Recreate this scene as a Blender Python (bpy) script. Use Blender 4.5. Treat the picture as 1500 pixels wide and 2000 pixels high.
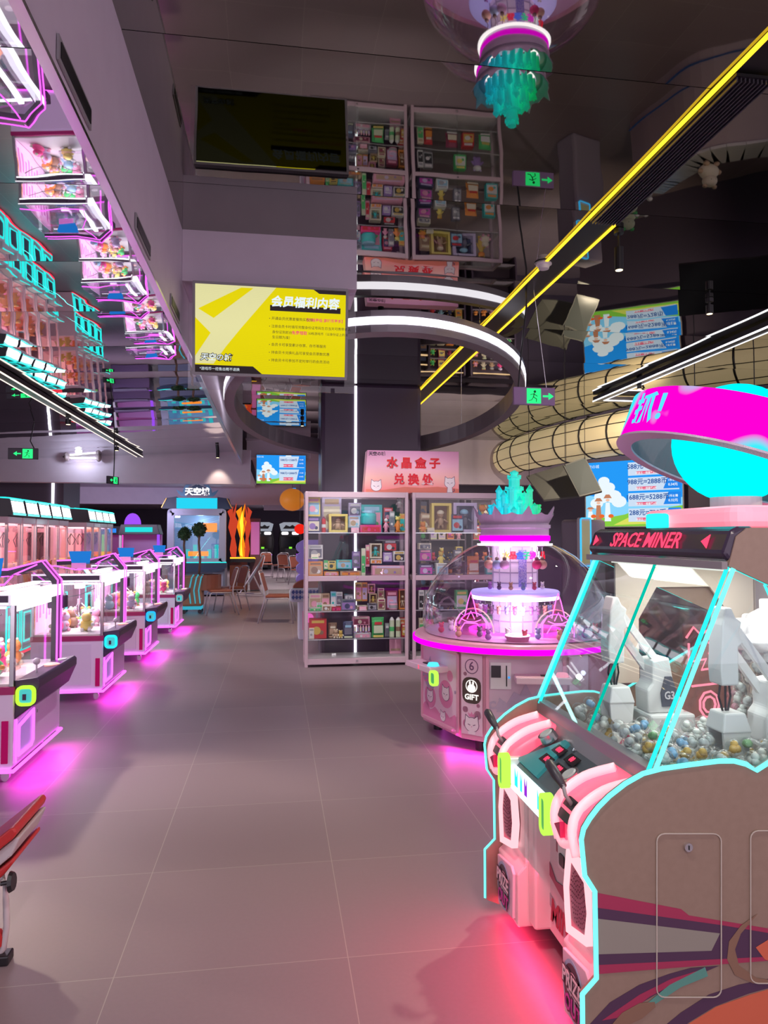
import bpy, math, random
from mathutils import Vector, Matrix
random.seed(7)
for o in list(bpy.data.objects): bpy.data.objects.remove(o)
S = bpy.context.scene
COL = S.collection
# ------------------------------------------------------------------ camera
F, PSI, TH, CH = 1400.0, math.radians(8.53), math.radians(1.96), 1.5
cd = bpy.data.cameras.new('camera'); cam = bpy.data.objects.new('camera', cd); COL.objects.link(cam)
cd.sensor_fit = 'VERTICAL'; cd.sensor_height = 36; cd.lens = F/2000*36; cd.clip_start = 0.02; cd.clip_end = 200
cam.location = (0, 0, CH); cam.rotation_euler = (math.pi/2+TH, 0, -PSI)
S.camera = cam
FW = Vector((math.sin(PSI)*math.cos(TH), math.cos(PSI)*math.cos(TH), math.sin(TH)))
RT = Vector((math.cos(PSI), -math.sin(PSI), 0))
UP = RT.cross(FW)
def at(px, py, X=None, Y=None, Z=None):          # a point of a known plane seen at a place in the photograph
    r = FW + RT*((px-750)/F) + UP*((1000-py)/F)
    t = X/r.x if X is not None else (Y/r.y if Y is not None else (Z-CH)/r.z)
    return Vector((t*r.x, t*r.y, CH+t*r.z))
# ------------------------------------------------------------------ world, lamps, exposure
W = bpy.data.worlds.new('World'); S.world = W; W.use_nodes = True
W.node_tree.nodes['Background'].inputs[0].default_value = (0.62, 0.52, 0.62, 1)
W.node_tree.nodes['Background'].inputs[1].default_value = 2.6
S.view_settings.view_transform = 'Standard'; S.view_settings.look = 'None'
S.view_settings.gamma = 1; S.view_settings.use_curve_mapping = False
S.view_settings.exposure = 0.0
S.cycles.max_bounces = 7; S.cycles.diffuse_bounces = 3; S.cycles.glossy_bounces = 4
S.cycles.transmission_bounces = 4; S.cycles.transparent_max_bounces = 24
S.cycles.sample_clamp_indirect = 4; S.cycles.caustics_reflective = False; S.cycles.caustics_refractive = False
S.cycles.use_denoising = True
HC, HL = 3.40, 2.96
def zl(x): return HL+.05*(x+.6)      # the low left ceiling slopes down towards the left
#          # height of the central and of the lower left ceiling
def lamp(name, kind, loc, energy, col=(1,1,1), aim=None, size=.05, size_y=None, spot=60, blend=.5):
    l = bpy.data.lights.new(name, kind); l.energy = energy; l.color = col
    if kind == 'AREA':
        l.shape = 'RECTANGLE'; l.size = size; l.size_y = size_y or size
    else: l.shadow_soft_size = size
    if kind == 'SPOT': l.spot_size = math.radians(spot); l.spot_blend = blend
    o = bpy.data.objects.new(name, l); COL.objects.link(o); o.location = loc
    if aim is not None: o.rotation_euler = (Vector(aim)-Vector(loc)).to_track_quat('-Z', 'Y').to_euler()
    return o
WARM, COOL, PALE = (1,.83,.62), (.8,.88,1), (1,.93,.95)
# downlights, most of them added to light the hall: the ceiling spot heads are built further down at the same places
SPOTS = [  # x, y, z, aim, energy, colour, cone
 (2.08,4.1,3.12,(1.0,3.6,0),90,WARM,75), (-2.25,5.9,2.70,(-.75,4.1,0),120,WARM,40), (-2.25,8.2,2.70,(-1.2,8.5,0),60,WARM,80),
 (-2.25,10.6,2.70,(-1.2,10.6,0),50,WARM,80), (.1,7.3,3.25,(.7,8.4,1.1),60,PALE,60), (.9,6.2,3.25,(1.5,8.4,1.2),70,PALE,60),
 (3.1,1.2,3.25,(1.1,2.2,.4),40,WARM,80), (-.1,1.2,3.25,(.2,2.0,0),60,PALE,100), (.4,11.5,3.25,(0,12.5,0),110,WARM,80),
 (-.6+.9,17.5,3.25,(-.8,18.5,0),140,WARM,90), (-.2,21,3.25,(-.3,22,0),180,PALE,100), (4.3,8.0,3.25,(4.6,10.2,2.2),120,WARM,90),
 (3.4,5.2,3.25,(3.2,6.5,0),60,WARM,90), (-.2,28,3.25,(0,29,0),200,PALE,100), (-3.4,3.4,2.62,(-2.9,4.6,0),40,PALE,100),
 (-.2,5.2,3.25,(-.1,6.2,0),60,PALE,90), (5.2,11.4,3.25,(5,12.5,1),120,PALE,90), (.75,-.6,3.25,(1.35,1.9,.45),75,(1,.86,.76),70),
 (-4.62,12.25,2.62,(-4.62,12.52,2.2),7,WARM,60), (-.98,12.25,2.80,(-.98,12.52,2.35),7,WARM,60)]
for k, (x,y,z,a,e,c,sp) in enumerate(SPOTS): lamp('spot_lamp', 'SPOT', (x,y,z-.02), e*1.8, c, a, .04, spot=sp, blend=.6)

# ------------------------------------------------------------------ materials
MC = {}
def mat(name, col, rough=.5, metal=0.0, emit=None, es=0.0, coat=0.0, alpha=1.0, trans=0.0):
    if name in MC: return MC[name]
    m = bpy.data.materials.new(name); m.use_nodes = True; b = m.node_tree.nodes['Principled BSDF']
    b.inputs['Base Color'].default_value = (*col, 1); b.inputs['Roughness'].default_value = rough
    b.inputs['Metallic'].default_value = metal
    if coat: b.inputs['Coat Weight'].default_value = coat; b.inputs['Coat Roughness'].default_value = .08
    if emit: b.inputs['Emission Color'].default_value = (*emit, 1); b.inputs['Emission Strength'].default_value = es
    if alpha < 1: b.inputs['Alpha'].default_value = alpha
    MC[name] = m; return m
def glow(name, col, s=1.0):
    if name in MC: return MC[name]
    m = bpy.data.materials.new(name); m.use_nodes = True; n = m.node_tree.nodes; n.clear()
    e = n.new('ShaderNodeEmission'); o = n.new('ShaderNodeOutputMaterial')
    e.inputs[0].default_value = (*col, 1); e.inputs[1].default_value = s
    m.node_tree.links.new(e.outputs[0], o.inputs[0]); MC[name] = m; return m
def pane(name, tint=(1,1,1), refl=.06, rough=.0, mul=1.0):
    """thin clear sheet: a tinted see-through layer with a mirror-like surface"""
    if name in MC: return MC[name]
    m = bpy.data.materials.new(name); m.use_nodes = True; n = m.node_tree.nodes; L = m.node_tree.links; n.clear()
    t = n.new('ShaderNodeBsdfTransparent'); t.inputs[0].default_value = (*tint, 1)
    g = n.new('ShaderNodeBsdfGlossy'); g.inputs['Roughness'].default_value = rough; g.inputs[0].default_value = (1,1,1,1)
    f = n.new('ShaderNodeFresnel'); f.inputs[0].default_value = 1.45
    ge = n.new('ShaderNodeNewGeometry'); io = n.new('ShaderNodeMapRange'); L.new(ge.outputs['Backfacing'], io.inputs[0])
    io.inputs[3].default_value = 1.45; io.inputs[4].default_value = 1/1.45; L.new(io.outputs[0], f.inputs[0])   # both faces of the sheet reflect alike
    k = n.new('ShaderNodeMath'); k.operation = 'MULTIPLY'; k.inputs[1].default_value = mul; L.new(f.outputs[0], k.inputs[0])
    mx = n.new('ShaderNodeMixShader'); o = n.new('ShaderNodeOutputMaterial')
    L.new(k.outputs[0], mx.inputs[0]); L.new(t.outputs[0], mx.inputs[1]); L.new(g.outputs[0], mx.inputs[2]); L.new(mx.outputs[0], o.inputs[0])
    MC[name] = m; return m
def noise_mat(name, c1, c2, scale=8, rough=.5, detail=3, bump=0.0, metal=0.0):
    if name in MC: return MC[name]
    m = mat(name, c1, rough, metal); n = m.node_tree.nodes; L = m.node_tree.links; b = n['Principled BSDF']
    tc = n.new('ShaderNodeTexCoord'); nz = n.new('ShaderNodeTexNoise'); nz.inputs['Scale'].default_value = scale; nz.inputs['Detail'].default_value = detail
    cr = n.new('ShaderNodeValToRGB'); cr.color_ramp.elements[0].color = (*c1,1); cr.color_ramp.elements[1].color = (*c2,1)
    cr.color_ramp.elements[0].position = .35; cr.color_ramp.elements[1].position = .65
    L.new(tc.outputs['Object'], nz.inputs['Vector']); L.new(nz.outputs[0], cr.inputs[0]); L.new(cr.outputs[0], b.inputs['Base Color'])
    if bump:
        bp = n.new('ShaderNodeBump'); bp.inputs['Strength'].default_value = bump; bp.inputs['Distance'].default_value = .01
        L.new(nz.outputs[0], bp.inputs['Height']); L.new(bp.outputs[0], b.inputs['Normal'])
    return m
def mirror(name, col, rough, bump, scale=(1.4,.9,1)):
    m = mat(name, col, rough, 1.0); n = m.node_tree.nodes; L = m.node_tree.links; b = n['Principled BSDF']
    tc = n.new('ShaderNodeTexCoord'); mp = n.new('ShaderNodeMapping'); mp.inputs['Scale'].default_value = scale
    nz = n.new('ShaderNodeTexNoise'); nz.inputs['Scale'].default_value = 1.6; nz.inputs['Detail'].default_value = 1.5
    bp = n.new('ShaderNodeBump'); bp.inputs['Strength'].default_value = 1; bp.inputs['Distance'].default_value = bump
    L.new(tc.outputs['Object'], mp.inputs[0]); L.new(mp.outputs[0], nz.inputs['Vector']); L.new(nz.outputs[0], bp.inputs['Height']); L.new(bp.outputs[0], b.inputs['Normal'])
    return m
def floor_mat():
    m = mat('floor_tiles', (.3,.27,.26), .34); n = m.node_tree.nodes; L = m.node_tree.links; b = n['Principled BSDF']
    tc = n.new('ShaderNodeTexCoord'); sp = n.new('ShaderNodeSeparateXYZ'); L.new(tc.outputs['Object'], sp.inputs[0])
    def M(op, a, b_=None):
        k = n.new('ShaderNodeMath'); k.operation = op
        for i, v in enumerate((a, b_)):
            if v is None: continue
            if isinstance(v, (int, float)): k.inputs[i].default_value = v
            else: L.new(v, k.inputs[i])
        return k.outputs[0]
    lines = []; cells = []
    for ax, off, size in ((0, -.54, .80), (1, 2.60, .77)):
        u = M('DIVIDE', M('SUBTRACT', sp.outputs[ax], off), size)
        fr = M('ABSOLUTE', M('SUBTRACT', M('FRACT', u), .5))
        lines.append(M('GREATER_THAN', fr, .5-.0015/size)); cells.append(M('FLOOR', u))
    ln = M('MAXIMUM', lines[0], lines[1])
    cb = n.new('ShaderNodeCombineXYZ'); L.new(cells[0], cb.inputs[0]); L.new(cells[1], cb.inputs[1])
    wn = n.new('ShaderNodeTexWhiteNoise'); wn.noise_dimensions = '2D'; L.new(cb.outputs[0], wn.inputs['Vector'])
    nz = n.new('ShaderNodeTexNoise'); nz.inputs['Scale'].default_value = 60; nz.inputs['Detail'].default_value = 4; L.new(tc.outputs['Object'], nz.inputs['Vector'])
    v = M('ADD', M('MULTIPLY', wn.outputs[0], .10), M('MULTIPLY', nz.outputs[0], .14)); v = M('ADD', v, .84)
    cm = n.new('ShaderNodeMix'); cm.data_type = 'RGBA'; cm.blend_type = 'MULTIPLY'; cm.inputs[0].default_value = 1
    cm.inputs[6].default_value = (.29,.215,.245,1); cv = n.new('ShaderNodeCombineColor')
    for i in range(3): L.new(v, cv.inputs[i])
    L.new(cv.outputs[0], cm.inputs[7])
    c2 = n.new('ShaderNodeMix'); c2.data_type = 'RGBA'; L.new(ln, c2.inputs[0]); L.new(cm.outputs[2], c2.inputs[6]); c2.inputs[7].default_value = (.44,.38,.37,1)
    L.new(c2.outputs[2], b.inputs['Base Color'])
    L.new(M('ADD', M('MULTIPLY', nz.outputs[0], .12), .36), b.inputs['Roughness'])
    return m
MAG = glow('magenta_neon', (1,.10,1), 2.6); MAGS = glow('magenta_light_band', (1,.0,.88), 1.5)
PNK = glow('pink_light', (1,.12,.28), 1.6); PNKW = glow('pink_white_light', (1,.50,.55), 1.4)
CYN = glow('cyan_neon', (.03,1,.93), 1.15); CYNW = glow('cyan_white_neon', (.20,1,.94), 1.35)
WHT = glow('white_light', (1,.96,1), 3.2); WHT1 = glow('white_panel_light', (1,.95,1), 1.6)
WLED = glow('white_strip_light', (.93,.93,1), 3.2); YLW = glow('yellow_strip_light', (1,.62,.03), 1.8); WRM = glow('warm_lamp', (1,.75,.4), 5)
GRN = glow('green_light', (.03,1,.25), 1.2); LIME = glow('lime_light', (.45,1,.08), 1.4); REDL = glow('red_led', (1,.05,.12), 1.8)
ORL = glow('orange_light', (1,.25,.01), 1.3); BLUL = glow('blue_light', (.03,.35,1), 1.2)
LAV = mat('lavender_metal', (.90,.70,.98), .42); LAVD = mat('darker_lavender_metal', (.83,.63,.92), .42)  # second lavender slightly darker, for the door and front panel
CRI = mat('crimson_trim', (.45,.02,.16), .35); DPL = mat('dark_plum_plastic', (.07,.035,.09), .35); CHR = mat('silver_metal', (.75,.74,.78), .2, .95)
CHAR = mat('charcoal_plastic', (.05,.045,.055), .4); BLK = mat('black_plastic', (.012,.011,.014), .35); WPL = mat('white_plastic', (.82,.8,.8), .3)
GRYP = mat('grey_plastic', (.35,.33,.35), .4); GLS = pane('clear_glass'); GLST = pane('teal_glass', (.93,.99,.99)); ACR = pane('clear_acrylic', (.97,.96,.98), mul=1.3)
PINKM = mat('pink_painted_metal', (.86,.42,.55), .4); PINKL = mat('pale_pink_panel', (.9,.66,.76), .45); CREAM = mat('cream_panel', (.80,.70,.60), .5)
WALLG = noise_mat('grey_lavender_plaster', (.68,.58,.68), (.71,.61,.71), 5, .55); DARKW = mat('dark_plum_wall', (.085,.062,.10), .5)
BEIGE = noise_mat('beige_laminate', (.275,.185,.145), (.295,.20,.158), 40, .42); REDP = mat('red_plastic', (.6,.04,.03), .35); BRN = mat('red_brown_vinyl', (.36,.10,.06), .5)
def col(name, c, r=.5): return mat(name, c, r)
# ------------------------------------------------------------------ mesh helpers
class MB:
    def __init__(s, M=None): s.v = []; s.f = []; s.M = M
    def add(s, vs, fs):
        b = len(s.v)
        s.v += [(s.M @ Vector(v)) if s.M else Vector(v) for v in vs]; s.f += [tuple(b+i for i in f) for f in fs]; return s
    def box(s, x0, x1, y0, y1, z0, z1):
        return s.add([(x0,y0,z0),(x1,y0,z0),(x1,y1,z0),(x0,y1,z0),(x0,y0,z1),(x1,y0,z1),(x1,y1,z1),(x0,y1,z1)],
                     [(3,2,1,0),(4,5,6,7),(0,1,5,4),(1,2,6,5),(2,3,7,6),(3,0,4,7)])
    def hexa(s, p):                                 # eight corners: four of one face, four of the other
        return s.add(p, [(3,2,1,0),(4,5,6,7),(0,1,5,4),(1,2,6,5),(2,3,7,6),(3,0,4,7)])
    def bar(s, p0, p1, w, h=None, up=(0,0,1)):
        p0, p1 = Vector(p0), Vector(p1); h = h or w; d = (p1-p0).normalized(); u = Vector(up)
        if abs(d.dot(u)) > .98: u = Vector((1,0,0))
        a = d.cross(u).normalized(); b = a.cross(d).normalized()
        q = []
        for p in (p0, p1):
            for i, j in ((-1,-1),(1,-1),(1,1),(-1,1)): q.append(p+a*(i*w/2)+b*(j*h/2))
        return s.hexa(q)
    def tube(s, pts, r, n=8, closed=False, radii=None):
        pts = [Vector(p) for p in pts]; N = len(pts); vs = []; fs = []; prev = None
        for i, p in enumerate(pts):
            a = pts[(i-1) % N] if (closed or i > 0) else p; b = pts[(i+1) % N] if (closed or i < N-1) else p
            d = (b-a).normalized() if (b-a).length > 1e-9 else Vector((0,0,1))
            if prev is None:
                u = Vector((0,0,1)) if abs(d.z) < .9 else Vector((1,0,0)); x = d.cross(u).normalized()
            else: x = (prev - d*prev.dot(d)).normalized()
            prev = x; y = d.cross(x); rr = radii[i] if radii else r
            for k in range(n):
                t = 2*math.pi*k/n; vs.append(p + x*(rr*math.cos(t)) + y*(rr*math.sin(t)))
        for i in range(N if closed else N-1):
            for k in range(n):
                a = i*n+k; b = i*n+(k+1) % n; c = ((i+1) % N)*n+(k+1) % n; d = ((i+1) % N)*n+k; fs.append((a,b,c,d))
        if not closed: fs.append(tuple(range(n))[::-1]); fs.append(tuple((N-1)*n+k for k in range(n)))
        return s.add(vs, fs)
    def cyl(s, p0, p1, r0, r1=None, n=16):
        r1 = r0 if r1 is None else r1
        return s.tube([p0, p1], r0, n, radii=[r0, r1])
    def lathe(s, prof, c=(0,0,0), n=24, a0=0, a1=2*math.pi, cap=False):
        full = abs(a1-a0-2*math.pi) < 1e-6; m = n if full else n+1; vs = []; fs = []
        for (r, z) in prof:
            for k in range(m):
                t = a0+(a1-a0)*k/n; vs.append((c[0]+r*math.cos(t), c[1]+r*math.sin(t), c[2]+z))
        for i in range(len(prof)-1):
            for k in range(n):
                fs.append((i*m+k, i*m+(k+1) % m, (i+1)*m+(k+1) % m, (i+1)*m+k))
        if cap: fs += [tuple(range(m))[::-1], tuple((len(prof)-1)*m+k for k in range(m))]
        return s.add(vs, fs)
    def ball(s, c, r, n=12, sc=(1,1,1)):
        prof = [(max(1e-4, math.sin(math.pi*i/(n//2+2))), -math.cos(math.pi*i/(n//2+2))) for i in range(n//2+3)]
        vs = []; fs = []
        for (q, z) in prof:
            for k in range(n):
                t = 2*math.pi*k/n; vs.append((c[0]+r*sc[0]*q*math.cos(t), c[1]+r*sc[1]*q*math.sin(t), c[2]+r*sc[2]*z))
        for i in range(len(prof)-1):
            for k in range(n): fs.append((i*n+k, i*n+(k+1) % n, (i+1)*n+(k+1) % n, (i+1)*n+k))
        return s.add(vs, fs)
    def prism(s, poly, ax, a, b):                   # a flat outline given real thickness along one axis
        n = len(poly)
        def P(p, t): return {'x': (t,p[0],p[1]), 'y': (p[0],t,p[1]), 'z': (p[0],p[1],t)}[ax]
        return s.add([P(p,a) for p in poly]+[P(p,b) for p in poly],
                     [tuple(range(n))[::-1], tuple(range(n,2*n))]+[(i,(i+1) % n,(i+1) % n+n,i+n) for i in range(n)])
    def frame(s, poly, w, ax, a, b):                # outline band of width w inside a convex outline
        c = Vector((sum(p[0] for p in poly)/len(poly), sum(p[1] for p in poly)/len(poly))); n = len(poly); inn = []
        for i in range(n):
            p0, p1, p2 = Vector(poly[i-1]), Vector(poly[i]), Vector(poly[(i+1) % n])
            d1 = (p1-p0).normalized(); d2 = (p2-p1).normalized(); n1 = Vector((-d1.y,d1.x)); n2 = Vector((-d2.y,d2.x))
            if n1.dot(c-p1) < 0: n1 = -n1
            if n2.dot(c-p1) < 0: n2 = -n2
            k = (n1+n2); k = k/max(.3, 1+n1.dot(n2)); inn.append(p1+k*w)
        for i in range(n):
            j = (i+1) % n; s.prism([poly[i], poly[j], inn[j], inn[i]], ax, a, b)
        return s
    def build(s, name, m, parent=None, smooth=False, bevel=0, sub=0):
        me = bpy.data.meshes.new(name); me.from_pydata([tuple(v) for v in s.v], [], s.f); me.update()
        o = bpy.data.objects.new(name, me); COL.objects.link(o)
        if m: me.materials.append(m)
        if smooth:
            for p in me.polygons: p.use_smooth = True
        if bevel:
            b = o.modifiers.new('bevel', 'BEVEL'); b.width = bevel; b.segments = 2; b.limit_method = 'ANGLE'
        if sub:
            b = o.modifiers.new('sub', 'SUBSURF'); b.levels = sub; b.render_levels = sub
        if parent: o.parent = parent
        return o
def rrect(x0, x1, z0, z1, r, n=4):
    out = []
    for cx, cz, a in ((x1-r,z1-r,0),(x0+r,z1-r,90),(x0+r,z0+r,180),(x1-r,z0+r,270)):
        for k in range(n+1):
            t = math.radians(a+90*k/n); out.append((cx+r*math.cos(t), cz+r*math.sin(t)))
    return out
def disc(cx, cz, r, n=16, sx=1): return [(cx+r*sx*math.cos(2*math.pi*k/n), cz+r*math.sin(2*math.pi*k/n)) for k in range(n)]
def spline(p, n=5):
    out = []
    for i in range(len(p)-1):
        p0, p1, p2, p3 = p[max(0,i-1)], p[i], p[i+1], p[min(len(p)-1,i+2)]
        for k in range(n):
            t = k/n; out.append(tuple(.5*((2*b_)+(-a+c)*t+(2*a-5*b_+4*c-d)*t*t+(-a+3*b_-3*c+d)*t**3) for a, b_, c, d in zip(p0,p1,p2,p3)))
    return out+[p[-1]]
TC = {}
def glyphs(txt, size, depth=0.0, bold=0.0, shear=0.0, align='CENTER'):
    key = (txt, size, depth, bold, shear, align)
    if key in TC: return TC[key]
    cu = bpy.data.curves.new('t', 'FONT'); cu.body = txt; cu.size = size; cu.extrude = depth/2; cu.offset = bold
    cu.shear = shear; cu.align_x = align; cu.align_y = 'CENTER'; cu.resolution_u = 2
    o = bpy.data.objects.new('t', cu); COL.objects.link(o); bpy.context.view_layer.update()
    me = bpy.data.meshes.new_from_object(o.evaluated_get(bpy.context.evaluated_depsgraph_get()))
    vs = [v.co.copy() for v in me.vertices]; fs = [tuple(p.vertices) for p in me.polygons]
    bpy.data.objects.remove(o); bpy.data.curves.remove(cu); bpy.data.meshes.remove(me)
    TC[key] = (vs, fs); return vs, fs
def letters(name, txt, size, M, m, parent, depth=.002, bold=0.0, shear=0.0, align='CENTER', bend=None):
    """lettering on the plane M (local x along the line, y up, z out of the surface)"""
    vs, fs = glyphs(txt, size, depth, bold, shear, align)
    b = MB(); b.add([(M @ (bend(v) if bend else v)) for v in vs], fs)
    return b.build(name, m, parent)
def frameM(o, ex, ey):
    ex = Vector(ex).normalized(); ey = Vector(ey); ey = (ey-ex*ey.dot(ex)).normalized(); ez = ex.cross(ey)
    M = Matrix((ex, ey, ez)).transposed().to_4x4(); M.translation = Vector(o); return M
XF = frameM((0,0,0), (1,0,0), (0,0,1))           # faces -Y
def tag(o, label=None, cat=None, group=None, kind=None):
    if label: o['label'] = label
    if cat: o['category'] = cat
    if group: o['group'] = group
    if kind: o['kind'] = kind
    return o
def thing(name, loc, label, cat, group=None, rz=0):
    o = bpy.data.objects.new(name, None); COL.objects.link(o); o.location = loc; o.rotation_euler = (0,0,rz); o.empty_display_size = .1
    return tag(o, label, cat, group)
def copy_tree(o, parent=None):
    c = o.copy(); COL.objects.link(c); c.parent = parent
    for ch in list(o.children): copy_tree(ch, c)
    return c
def clone(o, loc, label, rz=None, group=None):
    c = copy_tree(o); c.location = loc; c['label'] = label
    if rz is not None: c.rotation_euler = (0,0,rz)
    if group: c['group'] = group
    return c
def struct(o): o['kind'] = 'structure'; return o

# ================================================================== SETTING
struct(MB().add([(-14,-4,0),(16,-4,0),(16,38,0),(-14,38,0)], [(0,1,2,3)]).build('floor', floor_mat()))
def panels(x0, x1, y0, L, y1, z, slope, thick=.012, gap=.004, dz=0):
    """mirror ceiling: one sheet after another, each sagging a little between its edges"""
    b = MB(); y = y0; n = 10; s = slope*L/4
    while y < y1:
        a, c = y+gap/2, y+L-gap/2; vs = []; fs = []
        for i in range(n+1):
            t = i/n; yy = a+(c-a)*t; zz = z - 4*s*t*(1-t); vs += [(x0,yy,zz+dz),(x1,yy,zz)]
        for i in range(n): k = 2*i; fs.append((k,k+2,k+3,k+1))
        b.add(vs, fs); b.hexa([(x0,a,z+dz+.0005),(x1,a,z+.0005),(x1,c,z+.0005),(x0,c,z+dz+.0005),(x0,a,z+dz+thick),(x1,a,z+thick),(x1,c,z+thick),(x0,c,z+dz+thick)]); y += L
    return b
BM = mirror('dark_mirror_panel', (.32,.32,.285), .02, .0016); LM = mirror('silver_mirror_panel', (.70,.73,.76), .015, .0022, (1.0,1.4,1))
def smooth_sheet(o):                              # only the sagging sheets are smooth, the backing stays flat
    k = 0
    for p in o.data.polygons: p.use_smooth = (p.index % 16) < 10
    return struct(o)
smooth_sheet(panels(-.585, 14, 2.74-1.16*5, 1.16, 14.0, HC, .013).build('ceiling', BM))
smooth_sheet(panels(-7.5, -.60, 3.06-.84*8, .84, 12.5, HL, .017, dz=-.345).build('ceiling_left', LM))
struct(MB().box(-13.5,15,-4,38,HC+.03,HC+.1).build('ceiling_slab', DARKW))
struct(MB().box(-13,-.6,12.7,38,HL-.1,HL+.08).build('ceiling_rear_left', WALLG))
struct(MB().box(-.6,14,14.1,38,HC-.02,HC+.02).build('ceiling_rear', WALLG))
struct(MB().box(-.60,-.585,-4,12.52,2.735,HC+.02).build('trim_1', WALLG, bevel=.003))
struct(MB().box(-.612,-.58,-4,12.52,2.722,2.737).build('trim_2', CHR))
b = MB(); b.box(-7.8,-.45,12.52,12.75,2.40,HL+.03); struct(b.build('wall_rear_left_bulkhead', WALLG))
struct(MB().box(-.45,2.2,26,26.3,2.45,HC).build('trim_3', WALLG))
struct(MB().box(-9,.45,20.6,20.9,2.40,HL).build('trim_4', WALLG))
struct(MB().box(1.82,9,13.6,13.9,2.52,HC).build('trim_5', WALLG))
struct(MB().box(-13.5,15,37,37.3,0,HC).build('wall_rear', DARKW))
struct(MB().box(-13.3,-13,-4,37,0,HC).build('wall_left', DARKW))
struct(MB().box(7.6,15,13.9,14.1,0,HC).build('wall_right_rear', DARKW))
struct(MB().box(2.6,7.6,14.4,14.6,0,HC).build('wall_rear_shop', DARKW))
struct(MB().box(-8.5,-3.85,13.8,14.9,0,HL).build('wall_dark_left', DARKW))
o = MB().box(-4.05,-4.01,13.77,13.8,.0,HL).build('light_strip', WLED); struct(o)
# pillar with its light seam
pil = struct(MB().box(.54,1.81,8.86,9.42,0,HC+.02).build('pillar', mat('dark_plum_gloss', (.075,.05,.09), .28), bevel=.05))
MB().box(.955,.985,8.845,8.87,.02,HC-.02).build('light_seam', WLED, pil)
struct(MB().box(6.9,7.35,8.3,8.7,0,HC).build('pillar_right', WALLG, bevel=.01))

# ---------------------------------------------------------------- television on a hanging box
SKY = glow('screen_sky', (.02,.33,.95), 1.0); SKY2 = glow('screen_light_sky', (.25,.68,1), 1.0); CLD = glow('screen_cloud', (.85,.95,1), 1.0)
GRS = glow('screen_grass', (.25,.62,.06), 1.0); GRS2 = glow('screen_yellow_grass', (.72,.75,.12), 1.0); PBX = glow('screen_pale_box', (.62,.75,.92), 1.0)
PBL = glow('screen_blue', (.02,.25,.85), 1.0); NVY = glow('screen_navy', (.03,.10,.35), 1.0); RDT = glow('screen_red', (.85,.06,.16), 1.0)
YS = glow('screen_yellow', (.82,.69,.005), 1.0); YS2 = glow('screen_pale_yellow', (.80,.76,.38), 1.0); INK = glow('screen_ink', (.03,.02,.025), 1.0)
TANS = glow('screen_tan', (.55,.22,.12), 1.0); SKN = glow('screen_skin', (.9,.55,.4), 1.0)
def tv_body(w, h, parent, M):
    MB(M).box(-w/2-.012,w/2+.012,-h/2-.012,h/2+.012,-.06,-.004).build('housing', CHAR, parent, bevel=.004)
    b = MB(M); b.M = M
    for a in ((-w/2-.014,w/2+.014,h/2,h/2+.016),(-w/2-.014,w/2+.014,-h/2-.016,-h/2),(-w/2-.016,-w/2,-h/2,h/2),(w/2,w/2+.016,-h/2,h/2)):
        b.box(a[0],a[1],a[2],a[3],-.03,.004)
    b.build('bezel', GRYP, parent)
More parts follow.
